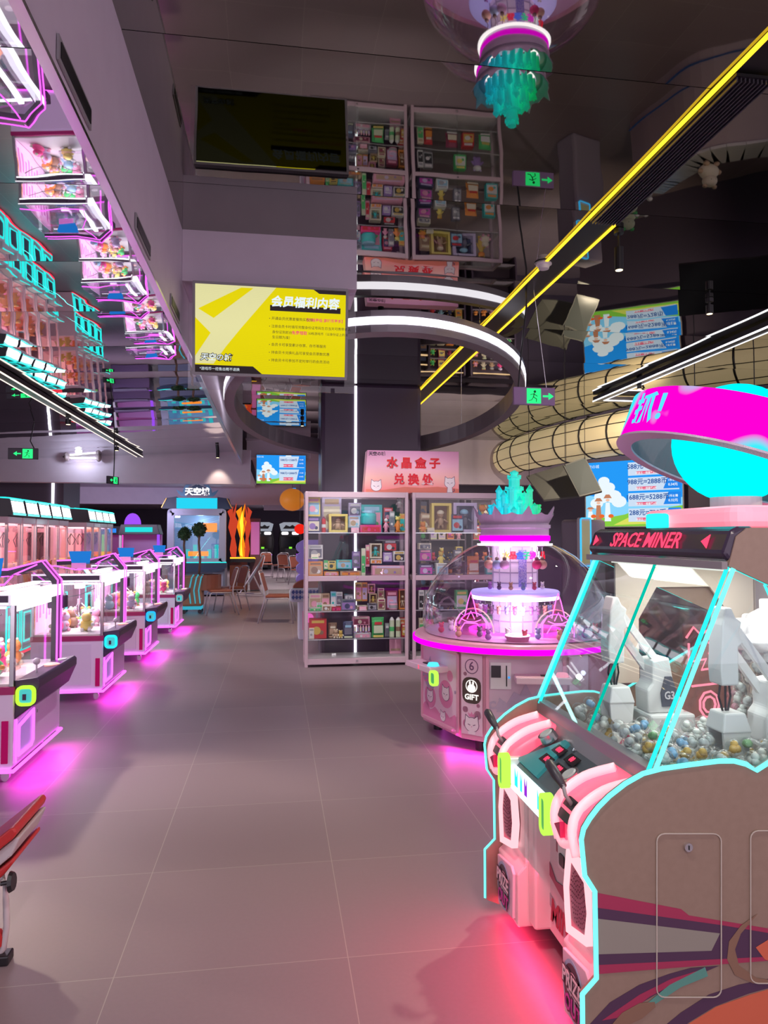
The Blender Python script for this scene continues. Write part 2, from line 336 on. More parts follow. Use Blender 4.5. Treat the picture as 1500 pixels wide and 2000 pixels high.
def meadow(M, w, h, parent, prices=True, boxes=3):
    """meadow picture of a price screen, drawn as thin flat shapes on the panel"""
    def P(name, poly, m, k):
        MB(M).prism([(p[0]*w-w/2, p[1]*h-h/2) for p in poly], 'z', k*.0006, k*.0006+.0004).build(name, m, parent)
    P('picture_sky', [(0,0),(1,0),(1,1),(0,1)], SKY, 0)
    P('picture_haze', [(0,.0),(1,.0),(1,.42),(.6,.34),(.3,.40),(0,.5)], SKY2, 1)
    cl = []
    for cx, cy, r in ((.20,.70,.07),(.16,.58,.08),(.25,.60,.08),(.18,.46,.10),(.30,.46,.10),(.36,.38,.09),(.12,.36,.08)):
        cl.append((cx,cy,r))
    def cloud(cs):
        b = MB(M)
        for cx, cy, r in cs: b.prism([(p[0]*w-w/2, min(.998,p[1])*h-h/2) for p in disc(cx,cy,r,14,h/w*1.3)], 'z', .0012,.0016)
        b.build('picture_cloud', CLD, parent)
    cloud(cl); cloud([(.62,.95,.05),(.67,.965,.05)])
    P('picture_meadow', [(0,0),(1,0),(1,.30),(.8,.26),(.6,.27),(.42,.18),(.25,.14),(0,.12)], GRS, 3)
    P('picture_flowers', [(.3,.02),(1,.05),(1,.18),(.7,.2),(.5,.16)], GRS2, 4)
    for k, (cx, hh) in enumerate(((.05,.26),(.14,.42),(.24,.48))):   # three small picnic figures in straw hats
        x = cx; y0 = .08
        P('picture_person_clothes', [(x-.035,y0),(x+.035,y0),(x+.022,y0+hh*.6),(x-.022,y0+hh*.6)], CLD if k != 1 else TANS, 5)
        P('picture_person_face', disc(x, y0+hh*.68, .022, 10), SKN, 6)
        P('picture_hat', [(x-.045,y0+hh*.74),(x+.045,y0+hh*.74),(x+.02,y0+hh*.86),(x-.02,y0+hh*.86)], TANS, 7)
        P('picture_basket', disc(x+.035, y0+.08, .03, 10), glow('screen_orange', (.85,.15,.03), 1), 8)
    tx = [('588元=1588币','0.37元'),('988元=2888币','0.34元'),('1688元=5288币','0.32元'),('288元=728币','')][:boxes]
    n = len(tx)
    for i, (a, c) in enumerate(tx):
        y1 = .965-i*(.93/n); y0 = y1-.80/n
        P('price_box', [(.46,y0),(.90,y0),(.97,y0),(.97,y1),(.46,y1)], PBX, 5)
        P('price_tag', [(.815,y0+.02),(.985,y0+.02),(.985,y1),(.865,y1)], PBL, 6)
        P('price_note', [(.545,y0+.02),(.745,y0+.02),(.745,y0+.24/n),(.545,y0+.24/n)], RDT, 6)
        def T(t, sz, x, y, m): letters('price_lettering', t, sz*h, M @ Matrix.Translation((x*w-w/2, y*h-h/2, .0054)), m, parent, .0003, sz*h*.02)
        T(a, min(.40/n,.098), .655, (y0+y1)/2+.13/n, NVY)
        T('限送五一档套餐6张', min(.15/n,.042), .645, y0+.13/n, CLD)
        if c: T('1币仅需', min(.16/n,.042), .91, y1-.24/n, CLD); T(c, min(.20/n,.055), .91, y0+.30/n, CLD)
    letters('picture_logo', '天空の城', .06*h, M @ Matrix.Translation((.07*w-w/2, .93*h-h/2, .004)), CLD, parent, .0003)
def duct(Y, X0, X1, z0, name):
    o = struct(MB().box(X0,X1,Y,Y+.42,z0,HC+.01).build(name, WALLG, bevel=.004)); return o
duct(4.50, -.585, .50, 3.075, 'trim_6'); duct(14.2, -.585, .66, 3.04, 'trim_7'); duct(23.4, -.5, .62, 3.06, 'trim_8')
# near television, yellow membership notice
c00, c10, c11, c01 = at(381,724,Y=4.46), at(673,739,Y=4.46), at(676,573,Y=4.50), at(383,561,Y=4.50)
TW, TH_ = (c10-c00).length, (c01-c00).length
tv = thing('television', tuple((c00+c10)/2), 'television hanging from ceiling box, showing a yellow notice with Chinese lettering', 'television')
M1 = frameM((0,0,0), (1,0,-.004), Vector((0,-.10,1))); M1 = M1 @ Matrix.Translation((0, TH_/2, 0))
tv_body(TW, TH_, tv, M1)
def Q(name, poly, m, k):   # photo pixels of the yellow picture -> its surface
    def q(p): return ((p[0]-96)/(980-96)*TW-TW/2 + 0*p[1], (1-((p[1]-(335+(p[0]-96)*.085))/455))*TH_-TH_/2)
    MB(M1).prism([q(p) for p in poly], 'z', k*.0006, k*.0006+.0004).build(name, m, tv)
def R(name, x0, x1, y0, y1, m, k): MB(M1).box(x0*TW-TW/2,x1*TW-TW/2,y0*TH_-TH_/2,y1*TH_-TH_/2,k*.0006,k*.0006+.0004).build(name, m, tv)
def RP(name, poly, m, k): MB(M1).prism([(p[0]*TW-TW/2,p[1]*TH_-TH_/2) for p in poly], 'z', k*.0006, k*.0006+.0004).build(name, m, tv)
R('screen', 0,1,0,1, YS, 0)
RP('screen_pale_area', [(0,.10),(.12,.10),(.20,.30),(.30,.52),(.53,1),(0,1)], YS2, 1)
RP('screen_band', [(0,.18),(.1,.45),(.0,.62)], YS, 2); RP('screen_band', [(.02,.72),(.30,.98),(.38,.98),(.12,.62)], YS, 2)
RP('screen_border', [(0,0),(.44,0),(.38,.085),(0,.085)], INK, 2); RP('screen_border', [(.78,1),(.82,.955),(1,.955),(1,1)], INK, 2)
RP('title_bar', [(.49,.735),(.965,.735),(.965,.80),(.49,.80)], INK, 2)
def TT(t, sz, x, y, m, bold=0, shear=0, al='LEFT'): letters('notice_lettering', t, sz, M1 @ Matrix.Translation((x*TW-TW/2, y*TH_-TH_/2, .004)), m, tv, .0003, bold, shear, al)
TT('会员福利内容', .070, .725, .835, CLD, .0022, .12, 'CENTER')
TT('▸ 开通会员优惠套餐购买权限', .0212, .485, .645, INK); TT('【价格更低 游戏币更多】', .0222, .722, .645, RDT, .0004)
TT('▸ 注册会员卡时填写完整身份证号码生日当天可携带本人', .0205, .485, .555, INK); TT('身份证到前台', .0205, .505, .49, INK)
TT('免费领取', .024, .636, .49, RDT, .0005); TT('50枚游戏币（以身份证上的出', .0190, .748, .49, INK); TT('生日期为准）', .0205, .505, .43, INK)
TT('▸ 会员卡可享受累计存票、存币等服务', .0212, .485, .345, INK); TT('▸ 持会员卡兑换礼品可享受会员票数优惠', .0212, .485, .255, INK)
TT('▸ 持会员卡可参加不定时举行的会员活动', .0212, .485, .165, INK); TT('*游戏币一经售出概不退换', .021, .03, .04, CLD)
TT('天空の城', .046, .135, .17, INK, .0040, .15, 'CENTER'); letters('notice_lettering', '天空の城', .046, M1 @ Matrix.Translation((.135*TW-TW/2, .17*TH_-TH_/2, .0048)), CLD, tv, .0003, .0006, .15)
b = MB(M1); p = .004
for k in range(int(TH_/p)):                       # fine blinds added so the screen looks black in the ceiling mirror
    y = -TH_/2+p*k+.001; b.add([(-TW/2,y,.006),(TW/2,y,.006),(TW/2,y-.0012,.0125),(-TW/2,y-.0012,.0125)], [(0,1,2,3)])
b.build('added_mirror_blinds', BLK, tv)
# clear sheet hung behind the television
ac = MB().box(-.55,.50,4.562,4.568,2.42,3.07).build('acrylic_sheet', ACR); tag(ac, 'clear acrylic sheet hanging behind the yellow television', 'acrylic sheet')
b = MB().box(-.1,.0,4.50,4.56,2.95,3.08).build('bracket', CHAR, tv); b.matrix_parent_inverse = tv.matrix_world.inverted(); b.location = (0,0,0)
b.data.transform(Matrix.Translation(-Vector(tv.location)))
# two far televisions with the meadow price list
for Y, px, (xa, xb, ya, yb), lab, nb in ((14.15,548,(501,597,890,944),'larger far television showing a meadow picture and two price boxes, under the ceiling box',2),
                                   (23.35,549,(521,578,953,982),'smaller, farthest television showing a meadow picture and a price list, beneath the larger far one',4)):
    p0, p1 = at(xa,yb,Y=Y), at(xb,ya,Y=Y); w, h = p1.x-p0.x, p1.z-p0.z
    t = thing('television', ((p0.x+p1.x)/2, Y, p0.z), lab, 'television'); M = XF @ Matrix.Translation((0,h/2,0))
    tv_body(w, h, t, M); meadow(M, w, h, t, boxes=nb)
    MB().box(-.06,.06,.05,.10,h-.05,3.06-p0.z).build('bracket', CHAR, t)

# ---------------------------------------------------------------- ceiling ring lamp around the pillar
rc = Vector((1.02, 7.58, 0)); RA, RB = 1.56, 1.90
ring = thing('ring_chandelier', (rc.x, rc.y, 2.95), 'large tilted oval ring lamp hanging around the dark pillar', 'pendant lamp')
def ringpt(t, off, dz):
    x = (RA+off)*math.cos(t); y = (RB+off)*math.sin(t); return (x, y, -y*.158+dz)
def ringband(o0, o1, z0, z1, n=72):
    b = MB(); vs = []; fs = []
    for k in range(n):
        t = 2*math.pi*k/n; vs += [ringpt(t,o0,z0), ringpt(t,o1,z0), ringpt(t,o1,z1), ringpt(t,o0,z1)]
    for k in range(n):
        a = 4*k; c = 4*((k+1) % n)
        for i in range(4): j = (i+1) % 4; fs.append((a+i, a+j, c+j, c+i))
    b.add(vs, fs); return b
ringband(-.10,-.0,-.09,.09).build('ring_body', mat('brushed_grey_metal', (.30,.27,.30), .32, .6), ring, smooth=False)
ringband(.0,.008,-.028,.035).build('light_strip', glow('ring_white_light', (.92,.88,1), 2.2), ring)
for t in (.6, 1.9, 3.6, 5.2):
    p = ringpt(t,-.05,.09); MB().cyl(p, (p[0],p[1],HC-2.95), .003, n=6).build('suspension_cable', CHR, ring)

# ---------------------------------------------------------------- linear lights of the ceiling
ch = thing('ceiling_light_channel', (1.92, 0, HC), 'long black ceiling channel with yellow light lines along both edges', 'ceiling light')
MB().box(-.10,.10,-2,26,-.012,.0).build('channel', BLK, ch)
MB().box(-.108,-.088,-2,26,-.018,-.010).build('light_line', YLW, ch); MB().box(.088,.108,3.95,26,-.018,-.010).build('light_line', YLW, ch)
MB().box(.094,.100,-2,3.95,-.018,-.010).build('light_line', YLW, ch)
vt = thing('ceiling_vent', (1.92, 2.85, HC-.02), 'long black slatted air vent set in the yellow-edged ceiling channel', 'air vent')
MB().box(-.085,.085,-.25,1.12,-.012,.0).build('frame', BLK, vt)
b = MB()
for k in range(9): b.box(-.078+.0185*k,-.072+.0185*k,-.24,1.11,-.03,-.012)
b.build('slat', mat('vent_grey', (.12,.11,.14), .3, .6), vt)
def track(name, x, y0, y1, z, label):
    t = thing(name, (x, y0, z), label, 'track light')
    MB().box(-.045,.045,0,y1-y0,-.05,0).build('rail', BLK, t)
    MB().box(-.052,-.044,0,y1-y0,-.055,-.044).build('light_line', glow('pale_strip_light', (1,.85,.72), 1.6), t)
    MB().box(.044,.052,0,y1-y0,-.055,-.044).build('light_line', MC['pale_strip_light'], t); return t
track('light_rail', -2.25, 1.5, 12.35, zl(-2.25)-.006, 'black light rail with thin white edges along the low silver ceiling')
t = thing('light_rail', (4.27,2.5,HC-.02), 'black L-shaped light rail with white edges near the cream tube canopy', 'track light')
MB().box(-.05,.05,0,6.6,-.06,0).build('rail', BLK, t); MB().box(-.058,-.05,0,6.6,-.065,-.05).build('light_line', WLED, t); MB().box(.05,.058,0,6.45,-.065,-.05).build('light_line', WLED, t)
MB().box(.05,1.3,6.5,6.6,-.06,0).build('rail', BLK, t); MB().box(.05,1.3,6.49,6.5,-.065,-.05).build('light_line', WLED, t)
def spot_head(x, y, z, ztop, label, aim):
    t = thing('spotlight', (x, y, ztop), label, 'spotlight', 'small black ceiling spotlights'); L = ztop-z
    MB().cyl((0,0,0),(0,0,-.03),.03,n=12).build('mount', BLK, t)
    MB().cyl((0,0,-.03),(0,0,-L*.5),.008,n=8).build('stem', BLK, t)
    MB().cyl((0,0,-L*.45),(0,0,-L),.028,n=14).build('lamp_head', BLK, t)
    MB().cyl((0,0,-L-.001),(0,0,-L+.004),.022,n=14).build('bulb', WRM, t)
WH = ['on the ceiling above the aisle between machines and counter','on the low rail above the nearest magenta claw machine','on the low rail above the second magenta claw machine','on the low rail close to the rear bulkhead',
 'added in front of the left display cabinet','added in front of the pink shop sign','added over the right end of the near prize machine','added above the near aisle floor','added above the first chair behind the cabinets','added above the chairs in the middle of the hall',
 'added above the far chairs','added beside the cream tube canopy','added behind the yellow-edged channel','added nearest the racing machines','added over the near claw machine row','added in front of the ring chandelier','added behind the cream tube canopy','added nearest the camera over the aisle','washing the rear bulkhead beside the left exit sign','washing the rear bulkhead near the ring chandelier']
for k, (x,y,z,a,e,c,sp) in enumerate(SPOTS): spot_head(x, y, z+.02, zl(x)-(.055 if x == -2.25 else .004) if z < 2.8 else HC-.004, 'small black spotlight '+WH[k], a)
# ================================================================== NEAR PRIZE MACHINE ("SPACE MINER")
MX, MY, MW = .88, 1.90, 1.10
mn = thing('prize_machine', (MX, MY, 0), 'big white arcade prize machine with cyan neon edges, robot arms and red SPACE MINER lettering', 'arcade machine')
PROF = [(.833,.06),(.833,.25),(.874,.289),(.872,.523),(.843,.568),(.834,.666),(.841,.695),(.859,.722),(.885,.752),(.917,.78),(.965,.812),(1.018,.837),(1.075,.848),(1.16,.855),(1.25,.861),(1.297,.859),(1.335,.848),(1.365,.829),(1.94,1.13)]
PR = [(x-MX, z) for x, z in PROF]
BK = 1.16
lower = PR+[(BK+.02,1.13),(BK+.02,.04),(.0,.04)]
sp0 = MB().prism(lower, 'y', 0, .022).build('side_panel', BEIGE, mn)
sp1 = MB().prism(lower, 'y', MW-.022, MW).build('side_panel', BEIGE, mn)
hood = [(.41,1.415),(.53,1.363),(1.06,1.13),(BK+.02,1.13),(BK+.02,1.525),(.47,1.525),(.435,1.50)]
for a in ((0,.02),(MW-.02,MW)): MB().prism(hood, 'y', *a).build('hood_side', BEIGE, mn)
for v, m in ((0, CYNW), (MW, CYNW)):
    pts = [(u,v,z) for u, z in PR]
    MB().tube(pts, .0075, 8).build('neon_edge', m, mn, smooth=True)
MB().box(.3,BK,.02,MW-.02,.04,.30).build('base_box', mat('greyish_white_panel', (.6,.55,.55), .5), mn)  # base box in a greyer white
MB().box(BK-.01,BK+.02,.004,MW-.004,.04,1.52).build('rear_panel', BEIGE, mn)
MB().box(.48,BK,.004,MW-.004,1.49,1.526).build('roof_panel', BEIGE, mn)
for u in (.12, 1.0):
    for v in (.12, MW-.12): MB().cyl((u,v,0),(u,v,.05),.03,n=10).build('foot', BLK, mn)
# front: two posts with speakers and prize chutes, recessed door between
WPK = mat('warm_white_plastic', (.82,.70,.70), .4)
post_prof = [(.0,.07),(.0,.26),(.03,.29),(.03,.53),(-.005,.57),(.0,.62),(.22,.62),(.22,.07)]
PODM = mat('glowing_pink_shell', (.92,.22,.32), .3, emit=(1,.07,.15), es=.75)
PODW = mat('glowing_pale_pink_shell', (1,.7,.75), .3, emit=(1,.38,.44), es=.75)
for v0 in (.022, .80):
    v1 = v0+.275
    MB().prism(post_prof, 'y', v0, v1).build('front_post', WPK, mn, bevel=.006)
    # glowing shell on top of the post, built as a shaped shell of three ribs and a hollow
    pp = [(.0,.575),(-.03,.60),(-.038,.635),(-.036,.665),(-.026,.69),(-.008,.712),(.03,.735),(.07,.757),(.12,.782),(.17,.80),(.17,.62),(.02,.60)]
    pod = MB().prism(pp, 'y', v0+.01, v1-.012).build('light_shell', PODM, mn, bevel=.03, smooth=True)
    for a, c in ((v0+.03, v0+.075), (v1-.09, v1-.045)):
        MB().tube(spline([(-.040,a,.60),(-.045,(a+c)/2,.665),(-.015,c,.715),(.06,c,.765),(.14,a,.80)]), .015, 14).build('light_rib', PODW, pod, smooth=True)
    MB().tube(spline([(-.043,v0+.04,.635),(-.045,(v0+v1)/2,.602),(-.043,v1-.05,.635)]), .012, 12).build('light_rib', PODW, pod, smooth=True)
    vc = (v0+v1)/2+.01
    M = frameM((-.018,vc,.69), (0,-1,0), (.55,0,.8))
    MB(M).prism(rrect(-.055,.055,-.035,.035,.02), 'z', -.01, .006).build('lever_plate', BLK, pod)
    lv = MB().tube([(.0,vc,.69),(-.03,vc+.005,.735),(-.035,vc+.012,.765)], .006, 8).build('lever', GRYP, mn, smooth=True)
    MB().tube([(-.032,vc+.012,.757),(-.045,vc+.045,.785),(-.05,vc+.09,.805),(-.05,vc+.105,.808)], .012, 10, radii=[.010,.015,.016,.009]).build('grip', CHAR, lv, smooth=True)
    tri = MB().prism([(vc-.02,.62),(vc+.035,.645),(vc-.015,.665)], 'x', -.056, -.04).build('arrow_mark', mat('deep_pink', (.7,.03,.15), .4), pod)
    # speaker: lit outline, perforated pink disc
    q = [(v0+.235,.30),(v0+.06,.335),(v0+.035,.43),(v0+.06,.525),(v0+.225,.555),(v0+.255,.43)]
    M = frameM((.028,0,0), (0,1,0), (0,0,1))
    sk = MB().frame([(a,c) for a, c in q], .02, 'x', -.004, .02).build('speaker_light', PNKW, mn)
    MB().prism([(vc+(a-vc)*.86,.43+(c-.43)*.84) for a, c in q], 'x', .008, .022).build('speaker_plate', mat('muted_pink_plastic', (.55,.16,.24), .5), sk)
    b = MB()
    for r in range(1, 7):
        for k in range(r*5):
            t = 2*math.pi*k/(r*5); b.cyl((.010,vc+.012*r*math.cos(t),.43+.013*r*math.sin(t)),(.0065,vc+.012*r*math.cos(t),.43+.013*r*math.sin(t)),.0024,n=5)
    b.build('speaker_holes', mat('dark_rose', (.22,.06,.10), .6), sk)
    # PRIZE OUT plate
    pl = MB().prism([(v0+.235,.065),(v0+.03,.09),(v0+.02,.255),(v0+.05,.275),(v0+.245,.25)], 'x', -.012, .0).build('prize_chute_plate', mat('plate_lilac', (.80,.72,.80), .4), mn, bevel=.003)
    MP = frameM((-.0135,vc,.165), (0,-1,0), (0,0,1))
    MB(MP).prism(disc(0,0,.088,24), 'z', 0, .001).build('badge_ring', mat('badge_sky_blue', (.35,.62,.78), .4), pl)
    MB(MP).prism(disc(.004,0,.078,24), 'z', .001, .002).build('badge_ring', mat('badge_dark', (.06,.05,.07), .4), pl)
    MB(MP).prism(disc(.008,0,.055,24), 'z', .002, .003).build('badge_ring', MC['plate_lilac'], pl)
    letters('badge_lettering', 'PRIZE', .066, MP @ Matrix.Translation((0,.022,.0045)), MC['badge_dark'], pl, .001, .007, .1)
    letters('badge_lettering', 'PRIZE', .066, MP @ Matrix.Translation((0,.022,.0060)), mat('badge_white', (.9,.88,.9), .4), pl, .001, .001, .1)
    letters('badge_lettering', 'OUT', .066, MP @ Matrix.Translation((.008,-.045,.0045)), MC['badge_dark'], pl, .001, .007, .1)
    letters('badge_lettering', 'OUT', .066, MP @ Matrix.Translation((.008,-.045,.0060)), mat('badge_magenta', (.62,.06,.45), .4), pl, .001, .001, .1)
# recessed centre door with decals
dr = MB().box(.10,.13,.295,.80,.09,.62).build('front_door', mat('door_white', (.74,.66,.68), .45), mn)
MB().box(.04,.12,.72,.80,.09,.64).build('door_jamb', WPK, mn, bevel=.01)
MB().prism(rrect(.50,.60,.36,.56,.012), 'x', .088, .1).build('coin_plate', WPL, dr)
for z in (.40,.47,.53): MB().prism(rrect(.525,.575,z-.022,z+.018,.008), 'x', .083, .088).build('coin_slot', BLK, dr)
MB().box(.094,.1,.62,.635,.40,.55).build('recess_line', mat('dark_rose_line', (.35,.10,.14), .5), dr)
MD = frameM((.098,.55,.19), (0,-1,0), (0,0,1))
MB(MD).prism([(-.2,.16),(-.1,.10),(.02,.12),(.24,.02),(.24,-.02),(.0,.06),(-.2,.10)], 'z', 0, .0012).build('decal_stripe', mat('decal_rose', (.45,.10,.17), .5), dr)
MB(MD).prism([(-.2,.04),(-.05,.0),(.24,-.10),(.24,-.13),(-.08,-.04),(-.2,.0)], 'z', 0, .0012).build('decal_stripe', mat('decal_grey', (.4,.36,.4), .5), dr)
MB(MD).prism(disc(.16,.12,.05,16), 'z', 0, .0012).build('decal_planet', MC['decal_grey'], dr)
letters('decal_lettering', 'MINER', .11, MD @ Matrix.Translation((.0,-.02,.002)), mat('decal_dark_red', (.38,.02,.06), .5), dr, .001, .004, .2)
# control deck
MB().prism([(-.01,.60),(-.018,.655),(.0,.675),(.165,.775),(.165,.60)], 'y', .297, .80).build('control_deck', mat('deck_dark_teal', (.10,.13,.15), .35), mn, bevel=.006)
MD = frameM((-.0195,.55,.640), (0,-1,0), (.0,0,1))
dk = MB().box(-.030,-.012,.33,.77,.585,.668).build('lit_panel', glow('deck_white_light', (.7,1,1), 2.0), mn)
for k, (x, w) in enumerate(((-.17,.035),(-.10,.02),(-.05,.03),(.10,.03))):
    MB(MD).prism([(x,-.03),(x+w,-.03),(x+w,.03),(x+w*.6,.0),(x,.03)], 'z', .0108, .012).build('lit_mark', CYN if k != 2 else glow('violet_light', (.35,.03,.75), 1), dk)
MS = frameM((.075,.55,.732), (0,-1,0), (.165,0,.10))
MB(MS).prism([(-.24,-.09),(.0,-.09),(-.08,.08),(-.12,.08)], 'z', -.012, .002).build('deck_overlay', mat('overlay_teal', (.05,.35,.38), .3), mn)
for x, y in ((-.205,.045),(.2,-.02)):
    c = MS @ Vector((x,y,0)); n_ = (MS.to_3x3() @ Vector((0,0,1)))
    kb = MB().cyl(c, c+n_*.03, .036, .033, 20).build('push_button', CHR, mn, smooth=False); MB().cyl(c+n_*.0301, c+n_*.034, .026, .022, 20).build('button_cap', mat('button_grey', (.5,.55,.55), .2), kb)
for i in range(2):
    for j in range(2):
        x, y = -.07+.13*i, .035-.055*j
        d = MB(MS).box(x-.045,x+.045,y-.018,y+.018,0,.003).build('score_display', BLK, mn)
        letters('score_digits', '000' if i == j else '00', .03, MS @ Matrix.Translation((x,y,.0042)), REDL, d, .0005, .001)
for v in (.30, .80):
    rg = MB(frameM((-.055,v-.01,.645), (0,-1,.0), (0,0,1))).frame(rrect(-.032,.032,-.062,.062,.025), .014, 'z', -.02, .012).build('coin_slot_ring', LIME, mn)
    MB(frameM((-.055,v-.01,.645), (0,-1,.0), (0,0,1))).prism(rrect(-.022,.022,-.05,.05,.02), 'z', -.02, .008).build('coin_slot_face', mat('dark_green_plastic', (.04,.22,.12), .35, emit=(.08,.5,.12), es=.5), rg)
MB().box(-.045,.02,.27,.32,.60,.69).build('coin_housing', WPL, mn, bevel=.008); MB().box(-.045,.02,.77,.82,.60,.69).build('coin_housing', WPL, mn, bevel=.008)
# grey ledge under the glass
lg = MB().prism([(.12,.715),(.165,.80),(.17,.838),(.205,.84),(.205,.62),(.12,.62)], 'y', .022, MW-.022).build('ledge', mat('ledge_grey', (.30,.28,.30), .3, .4), mn)
for v in (.12,.33,.56,.80,1.0): MB().cyl((.140,v,.765),(.134,v,.768),.006,n=10).build('screw', CHR, lg)
# glass front, sides
G0, G1 = (.175,.84), (.43,1.415)
def gp(s_, v): return (G0[0]+(G1[0]-G0[0])*s_, v, G0[1]+(G1[1]-G0[1])*s_)
for a, c in ((.012,.515),(.525,MW-.012)):
    MB().add([gp(0,a),gp(0,c),gp(1,c),gp(1,a)], [(0,1,2,3)]).add([(x+.006,y,z) for x,y,z in (gp(0,a),gp(0,c),gp(1,c),gp(1,a))], [(3,2,1,0)]).build('front_glass', GLST, mn)
MB().bar(gp(0,.52), gp(1,.52), .004, .010).build('glass_joint', glow('teal_edge_light', (.0,.55,.42), 1.0), mn)
for v in (.004, .04, MW-.04, MW-.004):
    MB().bar(gp(-.02,v), gp(1.0,v), .004 if v in (.04, MW-.04) else .006, .012).build('glass_edge_light', CYN if v in (.04, MW-.04) else CYNW, mn)
sg = [G0,(.14,.837),(.28,.851),(.417,.859),(.485,.829),(1.06,1.13),(.53,1.363),(.43,1.415)]
for v in (.01, MW-.01): MB().prism(sg, 'y', v-.002, v+.002).build('side_glass', GLST, mn)
for v in (.014,MW-.014): MB().bar((.43,v,1.41),(1.06,v,1.135),.008).build('glass_edge_light', CYN, mn)
for v in (.014,): MB().bar((.53,v,1.36),(.72,v,.965),.006).build('glass_edge_light', CYN, mn)
# marquee with red letters
mq = MB().prism([(.415,1.425),(.395,1.45),(.422,1.518),(.45,1.53),(.50,1.53),(.50,1.425)], 'y', .005, MW-.005).build('marquee', mat('marquee_dark', (.045,.03,.06), .25), mn, bevel=.012)
MB().box(.39,.408,.003,MW-.003,1.405,1.427).build('marquee_sill', mat('sill_grey', (.25,.22,.24), .4), mn)
MQ = frameM((.405,.55,1.484), (0,-1,0), (.03,0,.085))
letters('marquee_lettering', 'SPACE MINER', .078, MQ @ Matrix.Translation((-.02,0,.004)) @ Matrix.Scale(1.22, 4, (1,0,0)), REDL, mq, .002, .0004, .22)
for x, s_ in ((-.46,1),(.43,-1)): MB(MQ).prism([(x-s_*.02,-.022),(x+s_*.025,0),(x-s_*.02,.022)], 'z', .003, .005).build('arrow_mark', REDL, mq)
# interior
INT = mat('interior_cream', (.74,.62,.52), .45)
fl = MB().box(.19,BK,.02,MW-.02,.70,.74).build('prize_floor', mat('interior_floor_pale', (.75,.68,.66), .4), mn)
bw = MB()
for a, c in ((.02,.10),(.42,.56),(.78,.86),(1.03,1.08)): bw.box(BK-.03,BK-.01,a,c,.74,1.42)
bw.build('back_column', INT, mn)
bw = MB()
for a, c in ((.02,.16),(.93,1.08)): bw.box(.62,BK-.02,a-.0,a+.004 if a < .5 else a+.004,.74,1.30)
MB().box(BK-.045,BK-.035,.10,.42,.74,1.42).build('back_mirror', mat('inner_mirror', (.35,.33,.40), .05, 1), mn)
MB().box(BK-.045,BK-.035,.56,.78,.74,1.42).build('back_mirror', MC['inner_mirror'], mn)
MB().box(BK-.045,BK-.035,.86,1.03,.74,1.42).build('back_mirror', MC['inner_mirror'], mn)
MB().box(.46,1.1,.1,1.0,1.395,1.405).build('inner_light', glow('inner_warm_light', (1,.93,.85), 1.1), mn)
arch = [(.62,.74),(.62,1.12),(.74,1.30),(.86,1.30),(.92,1.12),(.92,.74),(1.12,.74),(1.12,1.40),(.50,1.40),(.50,.74)]
MB().prism([(.50,.9),(.50,1.40),(1.12,1.40),(1.12,.78),(1.02,.78),(1.02,1.16),(.92,1.29),(.68,1.29),(.60,1.16),(.60,.9)], 'y', MW-.045, MW-.03).build('inner_arch', INT, mn)
dv = MB().box(.34,.92,.70,.715,.74,.815).build('divider', mat('divider_cream', (.80,.72,.68), .5), mn)
b = MB()
for k in range(3): b.prism([(.36+.08*k,.745),(.39+.08*k,.785),(.42+.08*k,.745),(.405+.08*k,.745),(.39+.08*k,.768),(.375+.08*k,.745)], 'y', .697, .7)
for x in (.62,.68): b.prism([(x,.75),(x+.05,.75),(x+.02,.805),(x-.03,.805)], 'y', .697, .7)
b.build('divider_decal', mat('decal_crimson', (.62,.05,.14), .45), dv)
SX = .07
sg2 = MB().box(.70-SX,.90-SX,.725,.730,.80,1.17).build('neon_sign_plate', pane('pink_acrylic', (1,.82,.85)), mn)
for pts in ([(.71,1.12),(.74,1.16),(.77,1.13),(.80,1.15),(.88,1.12)],[(.72,1.10),(.72,1.03),(.79,1.04),(.77,1.0),(.86,1.01),(.86,.95),(.73,.94)],[(.80,1.10),(.84,1.10),(.86,1.06),(.80,1.06)],
            [(.80+.04*math.cos(t*.7),.87+.05*math.sin(t*.7)) for t in range(10)],[(.80+.025*math.cos(t*.7),.87+.03*math.sin(t*.7)) for t in range(10)]):
    MB().tube([(x-SX,.720,z) for x, z in pts], .0045, 6).build('neon_line', glow('coral_neon', (1,.22,.3), 1.6), sg2)
KY = .836                                       # the machine is .92 m wide
for o_ in mn.children_recursive:
    if o_.type == 'MESH': o_.data.transform(Matrix.Diagonal((1,KY,1,1)))
MW = 1.10*KY
